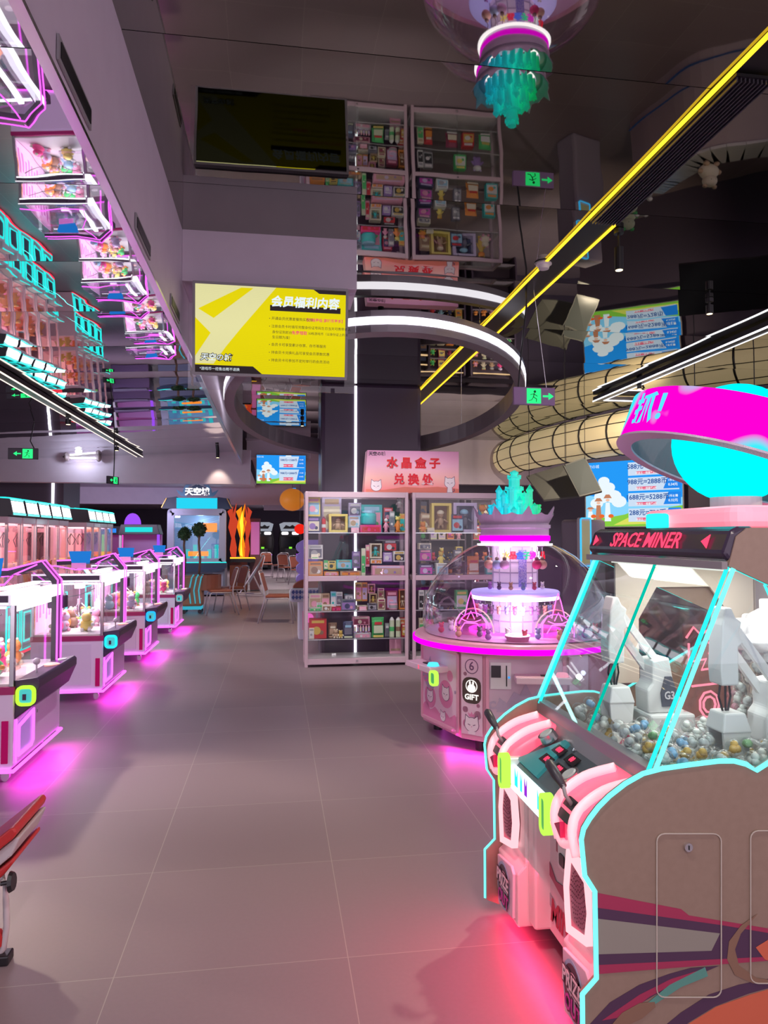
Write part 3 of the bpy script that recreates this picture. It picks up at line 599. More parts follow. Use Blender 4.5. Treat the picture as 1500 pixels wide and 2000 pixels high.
# robot arms
def arm(u, v, label=None):
    a = bpy.data.objects.new('robot_arm', None); COL.objects.link(a); a.parent = mn; a.location = (u, v, 0); a.scale = (.85,1,1)
    MB().prism([(-.035,1.22),(-.02,1.275),(.005,1.275),(.02,1.245),(.045,1.23),(.035,1.20),(.05,1.165),(.03,1.15),(.03,1.03),(-.04,1.03),(-.045,1.08)], 'y', -.035, .035).build('shoulder', WPL, a, bevel=.006)
    MB().bar((.02,-.02,1.215),(.19,-.02,1.03),.018,.028).build('link', WPL, a); MB().bar((.02,.02,1.16),(.17,.02,.99),.018,.028).build('link', WPL, a)
    MB().prism([(.13,.845),(.125,.93),(.15,.955),(.15,1.04),(.23,1.05),(.255,.93),(.285,.90),(.285,.845)], 'y', -.05, .05).build('arm_base', WPL, a, bevel=.008)
    bd = MB().prism([(.19,.87),(.25,.87),(.26,.92),(.235,.98),(.205,.98),(.185,.92)], 'y', -.056, -.05).build('badge', mat('badge_slate', (.12,.12,.16), .4), a)
    letters('badge_lettering', 'G3', .04, frameM((.223,-.058,.91),(1,0,0),(0,0,1)), mat('badge_pale', (.7,.65,.7), .4), bd, .001, .001)
    MB().box(.12,.33,-.08,.08,.765,.845).build('pedestal', WPL, a, bevel=.01)
    for dx in (-.02,.0,.015): MB().tube([(dx,0,1.03),(dx*1.4,.0,.99),(dx*.6,0,.945)], .004, 6).build('cable', BLK, a)
    MB().hexa([(-.05,-.05,.885),(.07,-.05,.885),(.07,.05,.885),(-.05,.05,.885),(-.035,-.04,.945),(.05,-.04,.945),(.05,.04,.945),(-.035,.04,.945)]).build('scoop', WPL, a, bevel=.006)
    MB().prism([(-.045,.885),(.065,.885),(.055,.80),(-.0,.79),(-.04,.83)], 'y', -.045, -.035).build('scoop_side', WPL, a)
    MB().prism([(-.045,.885),(.065,.885),(.055,.80),(-.0,.79),(-.04,.83)], 'y', .035, .045).build('scoop_side', WPL, a)
    return a
arm(.375, .65); arm(.54, .22)
# capsule tank with silver lid
tk = MB().lathe([(.155,.745),(.16,.80),(.16,1.10),(.155,1.12)], (.88,.44,0), 28).build('capsule_tank', GLS, mn, smooth=True)
MB().lathe([(.0,1.245),(.05,1.24),(.09,1.215),(.10,1.19),(.12,1.185),(.125,1.16),(.165,1.15),(.172,1.12),(.165,1.105),(.0,1.10)], (.88,.44,0), 28).build('tank_lid', mat('lid_silver', (.55,.53,.55), .3, .6), tk, smooth=True)
for t in (0, 1.57, 3.14, 4.71):
    MB().box(.88+.13*math.cos(t)-.025,.88+.13*math.cos(t)+.025,.44+.13*math.sin(t)-.02,.44+.13*math.sin(t)+.02,1.12,1.21).build('lid_lug', WPL, tk, bevel=.01)
MB().box(.85,.91,.40,.48,1.235,1.275).build('lid_knob', WPL, tk, bevel=.006)
# side decals of the near panel, drawn on its plane from the photograph
def z8(p): w = at(p[0]*.38667+920, p[1]*.38667+1370, Y=MY); return (w.x-MX, w.z)
def decal(name, pts, m, k=1): MB().prism([z8(p) for p in pts], 'y', -.0006*k-.0006, -.0006*k).build(name, m, sp0)
DPU = mat('decal_plum', (.075,.03,.075), .45); DCR = mat('decal_raspberry', (.36,.03,.09), .45); DGR = mat('decal_stone', (.28,.25,.22), .45); DTL = mat('decal_teal', (.10,.28,.24), .45)
DOR = mat('decal_coral', (.62,.13,.07), .45); DBR = mat('decal_brown', (.24,.13,.09), .45); DOL = mat('decal_outline', (.52,.45,.40), .5)
decal('decal_stripe', [(632,965),(1060,1048),(1100,1080),(1600,1162),(1600,1240),(632,1045)], DCR, 1)
decal('decal_stripe', [(632,1040),(1260,1128),(1600,1185),(1600,1290),(632,1330)], DPU, 2)
decal('decal_stripe', [(634,1095),(1255,1170),(1212,1257),(634,1275)], DGR, 3)
decal('decal_stripe', [(634,1330),(1450,1290),(1600,1280),(1600,1300),(1000,1345),(634,1375)], DCR, 3)
decal('decal_swoosh', [(590,1640),(700,1520),(850,1430),(1000,1375),(1110,1345),(1250,1335),(1100,1400),(930,1480),(780,1570),(700,1640)], DPU, 1)
decal('decal_swoosh', [(660,1610),(850,1480),(1010,1400),(1190,1345),(1050,1410),(900,1490),(770,1590)], DCR, 2)
decal('decal_swoosh', [(890,1520),(1000,1430),(1180,1340),(1195,1385),(1060,1440),(930,1525)], DTL, 3)
decal('decal_arc', [(950,1660),(1060,1570),(1200,1480),(1350,1430),(1600,1380),(1600,1420),(1400,1475),(1230,1540),(1100,1620),(1050,1660)], DPU, 1)
decal('decal_arc', [(1050,1660),(1110,1620),(1240,1540),(1410,1480),(1600,1425),(1600,1660)], DOR, 1)
decal('decal_ellipse', [(700,1640),(760,1570),(850,1520),(925,1515),(930,1540),(860,1600),(770,1640)], DBR, 4)
decal('decal_crescent', [(1445,1070),(1360,1130),(1300,1210),(1290,1300),(1330,1380),(1420,1420),(1600,1430),(1600,1415),(1440,1395),(1350,1330),(1330,1250),(1360,1170)], DBR, 4)
decal('decal_star', [(1435,1240),(1500,1200),(1600,1190),(1600,1340),(1480,1300)], DOR, 4)
for rr in (rrect(935,1260,-1490,-665,40), rrect(1408,1760,-1420,-650,40)):
    q = [z8((a,-c)) for a, c in rr]; b = MB()
    for i in range(len(q)): b.bar((q[i][0],-.0035,q[i][1]), (q[(i+1) % len(q)][0],-.0035,q[(i+1) % len(q)][1]), .003, .002, up=(0,1,0))
    b.build('access_door_outline', DOL, sp0)
c = z8((1093,733)); lk = MB().cyl((c[0],0,c[1]),(c[0],-.008,c[1]),.012,n=18).build('lock', CHR, sp0); MB().box(c[0]-.0015,c[0]+.0015,-.0095,-.008,c[1]-.006,c[1]+.006).build('keyhole', BLK, lk)
# planet on the roof
pad = MB().prism(rrect(.545,1.17,.16,.76,.06), 'z', 1.526, 1.60).build('pink_pad', mat('glowing_pink_pad', (1,.45,.55), .3, emit=(1,.22,.32), es=.75), mn, bevel=.022)
MB().box(.49,.545,.54,.62,1.526,1.585).build('cyan_block', CYN, mn, bevel=.01)
PC = Vector((at(1435,866,Y=MY+.46).x-MX, .46, at(1435,866,Y=MY+.46).z)); 
MB().cyl((PC.x,PC.y,1.595),(PC.x,PC.y,1.70),.085,n=24).build('planet_stand', mat('speckled_white', (.75,.75,.75), .3), mn)
MB().ball(PC, .213, 36).build('planet', glow('planet_cyan', (.0,.95,1), 1.15), mn, smooth=True)
RR, RH = .405, .165
RM = Matrix.Translation(PC+Vector((.012,0,-.030))) @ Matrix.Rotation(math.radians(20), 4, Vector((FW.x,FW.y,0)).normalized()) @ Matrix.Rotation(math.radians(0), 4, Vector((RT.x,RT.y,0)))
def ring_screen_mat():
    m = glow('ring_screen', (1,.0,.72), 1.1); n = m.node_tree.nodes; L = m.node_tree.links
    tc = n.new('ShaderNodeTexCoord'); nz = n.new('ShaderNodeTexNoise'); nz.inputs['Scale'].default_value = 3.2; nz.inputs['Detail'].default_value = 2; nz.inputs['Distortion'].default_value = .6
    cr = n.new('ShaderNodeValToRGB'); e = cr.color_ramp.elements; e[0].position = .53; e[0].color = (1,.0,.62,1); e[1].position = .62; e[1].color = (.05,.8,.9,1)
    L.new(tc.outputs['Object'], nz.inputs['Vector']); L.new(nz.outputs[0], cr.inputs[0]); L.new(cr.outputs[0], n['Emission'].inputs[0]); return m
rg = MB(RM).lathe([(RR,-RH/2),(RR,RH/2)], n=72).build('ring_screen', ring_screen_mat(), mn, smooth=True)
MB(RM).lathe([(RR-.001,RH/2),(RR-.045,RH/2),(RR-.045,-RH/2),(RR-.001,-RH/2)], n=72).build('ring_frame', mat('ring_inner_grey', (.16,.15,.19), .4), rg)
MB(RM).lathe([(RR+.006,-RH/2-.006),(RR+.006,-RH/2+.001),(RR-.05,-RH/2+.001),(RR-.05,-RH/2-.006),(RR+.006,-RH/2-.006)], n=72).build('ring_rim', mat('ring_rim_lilac', (.55,.45,.58), .35), rg)
A0 = math.radians(193)
letters('ring_lettering', '抓！', .115, RM, glow('ring_cyan_text', (.1,.75,1), 1.1), rg, .001, .004, bend=lambda v: Vector(((RR+.004)*math.cos(A0+v.x/RR), (RR+.004)*math.sin(A0+v.x/RR), v.y)))
# inner light, LED underglow, and an added pink lamp for the shells' floor glow
lamp('miner_inner_lamp', 'AREA', (MX+.70, MY+.46, 1.39), 6.5, (1,.95,.9), (MX+.66,MY+.46,0), .5, .7)
o_ = lamp('miner_added_glow', 'AREA', (MX-.06, MY+.44, .42), 4.6, (1,.05,.15), None, .35, .85); o_.rotation_euler = (0, math.radians(48), 0)
o_ = lamp('miner_underglow', 'AREA', (MX+.02, MY+.46, .068), 3, (1,.03,.12), None, .06, .85); o_.rotation_euler = (0, math.radians(25), 0)

# capsules: one ball of each kind, then copies
CAPN = ['clear','white','amber','sky blue','pink','green']
CAPC = [(.75,.75,.75),(.88,.86,.82),(.85,.50,.12),(.30,.55,.85),(.85,.40,.5),(.35,.62,.30)]
CS = pane('capsule_shell', (.93,.95,.95), mul=1.6); caps = []
for nme, cc in zip(CAPN, CAPC):
    r = .026
    t = thing('capsule', (0,0,0), 'x', 'prize capsule')
    MB().ball((0,0,r), r, 14).build('shell', CS, t, smooth=True)
    q = [(random.uniform(-.3,.3)*r, random.uniform(-.3,.3)*r, r+random.uniform(-.3,.3)*r) for _ in range(3)]
    b = MB()
    for c_ in q: b.ball(c_, r*.5, 8)
    b.build('toy', mat('capsule_toy_'+nme.replace(' ','_'), cc, .4), t, smooth=True); caps.append(t)
used = [False]*6
def put_capsule(kind, loc, where, grp):
    lab = f'see-through capsule with {CAPN[kind] if kind else "pale"} toy {where}'
    if not used[kind]: used[kind] = True; t = caps[kind]; t.location = loc; t['label'] = lab; t['group'] = grp+', '+CAPN[kind]
    else: t = clone(caps[kind], loc, lab, random.uniform(0,6), grp+', '+CAPN[kind])
    return t
def heap(n, x0, x1, y0, y1, z0, zt, where, grp):
    pos = []; tries = 0
    while len(pos) < n and tries < 9000:
        tries += 1; x = random.uniform(x0,x1); y = random.uniform(y0,y1)
        z = z0
        for (a,b_,c) in pos:
            d2 = (a-x)**2+(b_-y)**2
            if d2 < .052**2: z = max(z, c+math.sqrt(.052**2-d2))
        if z < z0+zt(x,y): pos.append((x,y,z))
    for p in pos: put_capsule(random.choices(range(6),[5,4,2,2,1,1])[0], p, where, grp)
HX, HY = MX, MY
heap(120, HX+.22, HX+.76, HY+.04, HY+.41, .741, lambda x,y: .10, 'heaped on the near floor of the robot-arm machine', 'capsules on the near floor of the machine')
heap(26, HX+.26, HX+.52, HY+.62, HY+.87, .741, lambda x,y: .09*max(0,1-((x-HX-.36)**2+(y-HY-.74)**2)/.03), 'behind the red-patterned divider of the robot-arm machine', 'capsules behind the divider')
pos = []
for lay in range(9):
    for k in range(13):
        t = 2*math.pi*(k+.5*(lay % 2))/13; pos.append((HX+.88+.128*math.cos(t), HY+.44+.128*math.sin(t), .742+.040*lay))
for p in pos:
    if (p[0]-HX-.88)*(-.75)+(p[1]-HY-.44)*(-.66) > -.075: put_capsule(random.choices(range(6),[6,5,2,1,2,1])[0], p, 'packed in the silver-lidded tank of the robot-arm machine', 'capsules in the tank')
for i, t in enumerate(caps):
    if not used[i]: put_capsule(i, (HX+.3+.06*i, HY+.46, .742), 'heaped on the near floor of the robot-arm machine', 'capsules on the near floor of the machine')

# ================================================================== ROUND DOME PRIZE MACHINE
DX, DY = 1.84, 5.39; dm = thing('dome_prize_machine', (DX, DY, 0), 'round pink dome prize machine with a glowing castle crown and number 6', 'arcade machine')
AB = math.radians(227); HR = .73
def hexpt(k, s_, r=HR): a = AB+math.radians(60*k)+s_*math.radians(7.2); return (r*math.cos(a), r*math.sin(a))
corners = []
for k in range(6): corners += [hexpt(k,-1), hexpt(k,1)]
MB().prism([(x*.985,y*.985) for x, y in corners], 'z', .09, .70).build('cabinet_body', PINKM, dm, bevel=.004)
MB().lathe([(.0,.69),(.70,.69),(.775,.695),(.785,.705),(.785,.735),(.775,.76),(.74,.765),(.0,.765)], n=64).build('table_ring', PINKM, dm, smooth=False)
MB().lathe([(.786,.702),(.796,.706),(.796,.738),(.786,.742)], n=72).build('light_band', MAGS, dm, smooth=True)
for k in range(6):
    x, y = hexpt(k, 0, .6); MB().cyl((x,y,0),(x,y,.09),.035,n=10).build('foot', BLK, dm)
MB().lathe([(.56,.088),(.58,.088)], n=48).build('underglow_strip', MAG, dm)
PPH = mat('panel_hot_pink', (.85,.28,.50), .45); PPP = mat('panel_pale_pink', (.93,.66,.78), .45); PWT = mat('panel_white_pink', (.97,.86,.90), .45); PGY = mat('panel_lilac_grey', (.52,.42,.55), .45); PDK = mat('panel_dark_line', (.22,.10,.20), .45)
def panelM(p0, p1, off=.002):      # plane on a cabinet side: x from p0 to p1, y up
    a, b_ = Vector((*p0,0)), Vector((*p1,0)); ex = (b_-a).normalized(); M = frameM((0,0,0), ex, (0,0,1)); ez = M.to_3x3() @ Vector((0,0,1))
    M.translation = (a+b_)/2+ez*off; return M, (b_-a).length
def cat_face(M, x, y, r, parent, body=False, closed=True):   # a plain white cat drawn in thin shapes
    MB(M).prism(disc(x,y,r,18,1.1)+[], 'z', .002, .003).build('cat_outline', PDK, parent)
    for s_ in (-1,1): MB(M).prism([(x+s_*r*1.05,y+r*.2),(x+s_*r*.95,y+r*1.35),(x+s_*r*.25,y+r*.85)], 'z', .002, .003).build('cat_ear', PDK, parent)
    for s_ in (-1,1): MB(M).prism([(x+s_*r*.95,y+r*.3),(x+s_*r*.87,y+r*1.18),(x+s_*r*.33,y+r*.8)], 'z', .003, .0036).build('cat_ear', PWT, parent)
    MB(M).prism(disc(x,y,r*.92,18,1.1), 'z', .003, .004).build('cat_head', PWT, parent)
    for s_ in (-1,1): MB(M).prism([(x+s_*r*.2,y-.02*r),(x+s_*r*.55,y+.1*r),(x+s_*r*.55,y+.0*r),(x+s_*r*.2,y-.12*r)], 'z', .004, .005).build('cat_eye', PDK, parent)
    MB(M).prism(disc(x,y-r*.25,r*.07,8), 'z', .004, .005).build('cat_nose', PPH, parent)
    if body:
        MB(M).prism([(x-r*.5,y-r*.85),(x+r*.5,y-r*.85),(x+r*.6,y-r*1.9),(x-r*.6,y-r*1.9)], 'z', .002, .003).build('cat_outline', PDK, parent)
        MB(M).prism([(x-r*.42,y-r*.85),(x+r*.42,y-r*.85),(x+r*.52,y-r*1.82),(x-r*.52,y-r*1.82)], 'z', .003, .004).build('cat_body', PWT, parent)
        MB(M).tube([(x+r*.5,y-r*1.7,.003),(x+r*.95,y-r*1.5,.003),(x+r*.8,y-r*1.1,.003)], r*.1, 6).build('cat_tail', PDK, parent)
def console(M, w, parent, xr, ring_x):
    c = MB(M).prism([(-.20+xr,.52),(.17+xr,.52),(.17+xr,.565),(-.20+xr,.565)], 'z', 0, .15).build('console', PINKL, parent, bevel=.006)
    MB(M).box(-.03+xr,.03+xr,.566,.572,.06,.10).build('score_display', BLK, c)
    letters('score_digits', '2', .035, M @ Matrix.Translation((xr,.545,.152)), REDL, c, .001, .001)
    p = M @ Vector((.11+xr,.566,.09)); MB().cyl(p, p+Vector((0,0,.022)), .045, .035, 20).build('push_button', glow('button_light', (.1,.75,1), 1.3) if ring_x else glow('button_pink_light', (1,.25,.35), 1.3), c)
    if ring_x:
        rg_ = MB(M).frame(rrect(ring_x-.045,ring_x+.045,.455,.56,.03), .015, 'z', .15, .18).build('coin_slot_ring', LIME, c)
        MB(M).prism(rrect(ring_x-.032,ring_x+.032,.468,.547,.02), 'z', .145, .172).build('coin_slot_face', MC['dark_green_plastic'], rg_)
for k in range(6):
    # narrow corner panel
    M, w = panelM(hexpt(k,-1), hexpt(k,1))
    np_ = MB(M).box(-w/2+.01,w/2-.01,.13,.68,0,.004).build('corner_panel', PPP, dm); M2 = M @ Matrix.Translation((0,0,.003))
    if k in (0,):
        MB(M2).frame(disc(0,.60,.052,24), .006, 'z', .0, .002).build('number_ring', PDK, np_); letters('number', '6', .085, M2 @ Matrix.Translation((0,.60,.002)), PDK, np_, .001, .001)
        MB(M2).prism(rrect(-.072,.072,.345,.525,.05), 'z', 0, .003).build('gift_window', mat('smoked_window', (.10,.07,.06), .1), np_)
        GW = glow('gift_white', (1,.95,.9), 1.1)
        MB(M2).frame(disc(.0,.465,.045,24), .006, 'z', .003, .005).build('gift_ring', GW, np_)
        MB(M2).prism(disc(.0,.452,.026,16,1.2), 'z', .003, .005).build('rabbit_head', GW, np_)
        for s_ in (-1,1): MB(M2).prism(disc(s_*.012,.485,.016,10,.45), 'z', .003, .005).build('rabbit_ear', GW, np_)
        letters('gift_lettering', 'GIFT', .052, M2 @ Matrix.Translation((0,.388,.004)), GW, np_, .001, .002)
        for x, y, r in ((-.05,.30,.022),(.045,.27,.03),(-.04,.205,.03),(.05,.335,.014),(-.05,.545,.014)): MB(M2).prism(disc(x,y,r,14), 'z', .0, .001).build('bubble', PPH, np_)
        cat_face(M2, 0, .20, .052, np_, False); MB(M2).prism([(-.02,.255),(.02,.255),(.028,.285),(.01,.27),(0,.29),(-.01,.27),(-.028,.285)], 'z', .004, .005).build('cat_crown', PPH, np_)
        MB(M2).prism([(-.025,.135),(.025,.135),(.03,.155),(-.03,.155)], 'z', .002, .004).build('cat_body', PWT, np_)
    # wide panel
    M, w = panelM(hexpt(k,1), hexpt(k+1,-1))
    wp = MB(M).frame(rrect(-w/2+.012,w/2-.012,.12,.685,.02), .022, 'z', 0, .012).build('door_frame', PINKM, dm)
    M2 = M @ Matrix.Translation((0,0,.002))
    if k == 5:       # left face
        MB(M).box(-w/2+.03,w/2-.03,.14,.67,0,.003).build('door_panel', PPP, wp)
        for x, y, r in ((-.14,.30,.085),(.09,.36,.10),(.15,.50,.04),(-.20,.20,.05)):
            MB(M2).prism(disc(x,y,r,20), 'z', .001, .0016).build('bubble', PPH, wp)
        cat_face(M2, -.14, .30, .045, wp); cat_face(M2, .09, .36, .05, wp)
        MB(M2).prism([(-.25,.44),(-.24,.50),(-.20,.47),(-.17,.55),(-.14,.60),(-.11,.55),(-.08,.48),(-.04,.51),(-.02,.43),(-.10,.36),(-.18,.36)], 'z', .001, .003).build('castle_logo', PGY, wp)
        letters('logo_lettering', 'CANDY\nCASTLE', .06, M2 @ Matrix.Translation((-.135,.45,.004)), PPH, wp, .001, .003)
        MB(M2).prism([(-w/2+.035,.145),(w/2-.035,.145),(w/2-.035,.22)]+[(w/2-.035-(w-.07)*i/14,.22+.018*math.sin(i*1.6)) for i in range(15)], 'z', .001, .002).build('cloud_border', PPH, wp)
        cat_face(M2, .05, .19, .035, wp)
        MB(M).cyl((w/2-.05,.40,.003),(w/2-.05,.40,.012),.012,n=12).build('lock', CHR, wp)
        console(M, w, dm, -.05, .20)
    elif k == 0:     # face turned to the camera's right
        MB(M).box(-w/2+.03,w/2-.03,.14,.67,0,.003).build('door_panel', mat('panel_mauve', (.66,.50,.60), .45), wp)
        MB(M2).prism([(-.20,.30),(-.18,.40),(-.13,.36),(-.08,.44),(-.04,.42),(0,.50),(.04,.42),(.08,.44),(.13,.36),(.18,.40),(.20,.30)], 'z', .001, .003).build('castle_logo', PGY, wp)
        MB(M2).prism(disc(0,.26,.15,24,1.2), 'z', .001, .0014).build('logo_disc', mat('panel_rose', (.78,.40,.52), .45), wp)
        letters('logo_lettering', 'CANDY CASTLE\nGIFT', .07, M2 @ Matrix.Translation((0,.31,.004)), PGY, wp, .001, .004)
        MB(M).prism([(-.24,.46),(-.10,.46),(-.10,.64),(-.24,.64)], 'z', .003, .02).build('coin_plate', WPL, wp)
        MB(M).box(-.235,-.17,.54,.62,.02,.03).build('bill_slot', CHAR, wp); MB(M).box(-.135,-.128,.48,.62,.02,.024).build('coin_slot', BLK, wp)
        MB(M).cyl((-.115,.54,.02),(-.115,.54,.026),.007,n=8).build('pilot_light', BLUL, wp)
        console(M, w, dm, .12, 0)
# dome
MB().lathe([(.70,.765),(.715,.80),(.72,.87),(.715,.95),(.69,1.05),(.64,1.15),(.56,1.26),(.46,1.35),(.36,1.41),(.28,1.445)], n=56).build('dome', pane('dome_acrylic', (.95,.88,.97), mul=1.6), dm, smooth=True)
for t in (math.radians(200), math.radians(330)):
    MB().tube([(.722*math.cos(t+a),.722*math.sin(t+a),.95+.12*math.sin(a*9)) for a in (0,.05,.1,.17,.25,.3,.35,.3,.2,.1,.0)], .006, 6).build('dome_port', ACR, dm)
MB().lathe([(.20,1.43),(.29,1.43),(.29,1.445)], n=40).build('neck_underside', WHT, dm)
nk = MB().lathe([(.262,1.44),(.262,1.56),(.275,1.565),(.275,1.59),(.20,1.59)], n=48).build('neck', LAV, dm)
MB().lathe([(.264,1.465),(.272,1.468),(.272,1.505),(.264,1.508)], n=48).build('light_band', MAGS, nk, smooth=True)
# crown with spikes
b = MB(); vs = []; fs = []; n = 48
for k in range(n):
    t = 2*math.pi*k/n; hgt = 1.73 if k % 6 == 0 else (1.68 if k % 3 == 0 else 1.665)
    for r, z in ((.26,1.565),(.262,1.60),(.30+.03*(k % 6 == 0),hgt),(.295+.03*(k % 6 == 0),hgt),(.25,1.60)): vs.append((r*math.cos(t),r*math.sin(t),z))
for k in range(n):
    for i in range(4): fs.append((5*k+i, 5*((k+1) % n)+i, 5*((k+1) % n)+i+1, 5*k+i+1))
b.add(vs, fs).build('crown', mat('crown_lilac', (.62,.50,.66), .4), dm)
# castle of clear plastic, lit from inside in cyan and green
def castle_mat():
    m = mat('castle_plastic', (.3,.9,.8), .25, emit=(.05,.8,.7), es=.62); n = m.node_tree.nodes; L = m.node_tree.links; b = n['Principled BSDF']
    tc = n.new('ShaderNodeTexCoord'); sp = n.new('ShaderNodeSeparateXYZ'); cr = n.new('ShaderNodeValToRGB'); mr = n.new('ShaderNodeMapRange')
    mr.inputs[1].default_value = -.2; mr.inputs[2].default_value = .2; e = cr.color_ramp.elements
    e[0].color = (.02,.55,.75,1); e[1].color = (.01,.62,.20,1); k = e.new(.5); k.color = (.02,.75,.62,1)
    L.new(tc.outputs['Object'], sp.inputs[0]); L.new(sp.outputs[0], mr.inputs[0]); L.new(mr.outputs[0], cr.inputs[0]); L.new(cr.outputs[0], b.inputs['Emission Color']); L.new(cr.outputs[0], b.inputs['Base Color']); return m
b = MB()
def tower(x, y, r, z0, z1, roof=0):
    b.cyl((x,y,z0),(x,y,z1),r,n=8); b.cyl((x,y,z1),(x,y,z1+.015),r*1.25,n=8)
    if roof: b.cyl((x,y,z1+.015),(x,y,z1+roof),r*1.1,.001,8)
    else:
        for k in range(6): t = k*math.pi/3; b.box(x+r*1.1*math.cos(t)-.006,x+r*1.1*math.cos(t)+.006,y+r*1.1*math.sin(t)-.006,y+r*1.1*math.sin(t)+.006,z1+.015,z1+.03)
tower(0,0,.062,1.60,1.86); tower(0,0,.045,1.875,1.95); tower(0,0,.028,1.965,1.99,.03)
for k in range(12):
    t = 2*math.pi*k/12; tower(.12*math.cos(t),.12*math.sin(t),.024,1.60,1.76+.045*(k % 3),.055 if k % 2 else 0)
for k in range(18):
    t = 2*math.pi*(k+.5)/18; tower(.178*math.cos(t),.178*math.sin(t),.022,1.60,1.69+.03*(k % 2),.04 if k % 3 == 0 else 0)
b.build('castle', castle_mat(), dm)
# inside the dome
MB().cyl((0,0,.765),(0,0,1.43),.17,n=12).build('inner_column', mat('white_acrylic_shelves', (.9,.82,.9), .2, emit=(1,.7,1), es=.25), dm)
b = MB()
for zz in (.85,.93,1.01,1.14,1.22,1.30): b.lathe([(.172,zz),(.176,zz),(.176,zz+.01),(.172,zz+.01)], n=12)
for k in range(12): t = 2*math.pi*k/12; b.bar((.175*math.cos(t),.175*math.sin(t),.77),(.175*math.cos(t),.175*math.sin(t),1.42),.006)
b.build('column_grid', mat('column_line', (.6,.5,.66), .3), dm)
MB().box(-.03,.03,-.185,-.172,1.12,1.40).build('glitter_panel', noise_mat('violet_glitter', (.25,.2,.8), (.7,.65,1), 120, .2), dm)
MB().lathe([(.17,1.10),(.33,1.085),(.34,1.075),(.34,1.05),(.32,1.045)], n=48).build('hanger_disc', mat('lit_lavender_disc', (.6,.55,.95), .3, emit=(.45,.40,1), es=.6), dm, smooth=True)
MB().lathe([(.32,1.046),(.335,1.043),(.335,1.02),(.31,1.02)], n=48).build('hanger_light', WHT, dm)
MB().lathe([(.35,.765),(.36,.785),(.35,.79),(.34,.785)], n=48).build('floor_ring_light', MAG, dm)
MB().lathe([(.69,.766),(.70,.772),(.0,.767)], n=48).build('prize_floor', mat('lilac_floor', (.75,.45,.75), .25), dm)
chars = [('水',(1,.75,.2)),('晶',(1,.04,.12)),('盒',(.12,.2,1)),('子',(.05,.8,.4)),('换',(1,.05,.8)),('礼',(1,1,1)),('品',(1,.02,.05))]
for i, (c_, cc) in enumerate(chars):
    a = math.radians(252-22+i*11.5)+.12; r = .255
    M = frameM((r*math.cos(a), r*math.sin(a), 1.355), (-math.sin(a), math.cos(a), 0), (0,0,1))
    letters('sign_character', c_, .062, M, glow('letter_light_%d' % i, cc, 1.3), dm, .006, .002)
# hanging charms, figures and lit castle outlines inside
def charm(a, r, z, c_, lab, big=0):
    x, y = DX+r*math.cos(a), DY+r*math.sin(a); t = thing('charm', (x,y,z), lab, 'keyring charm', 'charms hanging inside the pink dome')
    m = mat('charm_%d_%d_%d' % tuple(int(q*99) for q in c_), c_, .5)
    if big:
        MB().ball((0,0,0), .036, 14).build('pompom', m, t, smooth=True); MB().ball((0,0,.042), .016, 10).build('head', mat('charm_brown', (.35,.2,.2), .5), t, smooth=True)
        MB().tube([(0,0,.055),(.006,0,.08),(0,0,.11),(.0,0,.13)], .003, 6).build('chain', CHR, t)
    else:
        MB().ball((0,0,0), .018, 10, (1,1,1.1)).ball((0,0,-.026), .015, 10, (1,1,1.3)).build('body', m, t, smooth=True)
        MB().ball((-.013,0,.018), .007, 8).ball((.013,0,.018), .007, 8).build('ears', m, t, smooth=True)
        MB().tube([(0,0,.02),(0,0,.055)], .0015, 5).build('chain', CHR, t)
    return t
for k, (a, c_, n_) in enumerate(((205,(.85,.45,.35),'orange'),(222,(.55,.65,.95),'pale blue'),(235,(.80,.50,.75),'lilac'),(288,(.75,.05,.2),'crimson'),(300,(.75,.45,.35),'tan'))):
    charm(math.radians(a), .27, 1.29, c_, f'fluffy {n_} pompom charm on a chain below the neck of the dome', 1)
pal = [((.75,.12,.2),'red'),((.85,.75,.8),'white'),((.5,.2,.6),'purple'),((.2,.12,.2),'black'),((.8,.45,.3),'orange'),((.3,.35,.6),'blue')]
for k in range(13):
    a = math.radians(185+k*11); c_, n_ = pal[k % 6]; charm(a, .315, .965, c_, f'small {n_} animal charm hanging from the lit disc inside the dome').__setitem__('group', f'{n_} charms hanging from the lit disc')
for k in range(6):
    a = math.radians(200+k*22); c_, n_ = pal[(k+2) % 6]; x, y = DX+.24*math.cos(a), DY+.24*math.sin(a)
    t = thing('figurine', (x,y,1.098), f'tiny {n_} figurine sitting on the lavender disc in the dome', 'figurine', 'figurines on the lavender disc')
    mm = mat('charm_%d_%d_%d' % tuple(int(q*99) for q in c_), c_, .5)
    MB().ball((0,0,.018), .018, 10).ball((0,0,.042), .014, 10).build('body', mm, t, smooth=True); MB().ball((-.01,0,.056), .006, 8).ball((.01,0,.056), .006, 8).build('ears', mm, t, smooth=True)
for k in range(14):
    a = math.radians(172+k*12.2); c_, n_ = pal[(k*5+1) % 6]; r = .60 if k % 2 else .50; x, y = DX+r*math.cos(a), DY+r*math.sin(a)
    t = thing('figurine', (x,y,.772), f'small {n_} bear figurine on the lilac floor of the dome', 'figurine', f'{n_} bear figurines on the dome floor')
    mm = mat('charm_%d_%d_%d' % tuple(int(q*99) for q in c_), c_, .5)
    MB().ball((0,0,.024), .024, 10).ball((0,0,.056), .019, 10).build('body', mm, t, smooth=True); MB().ball((-.014,0,.074), .008, 8).ball((.014,0,.074), .008, 8).build('ears', mm, t, smooth=True)
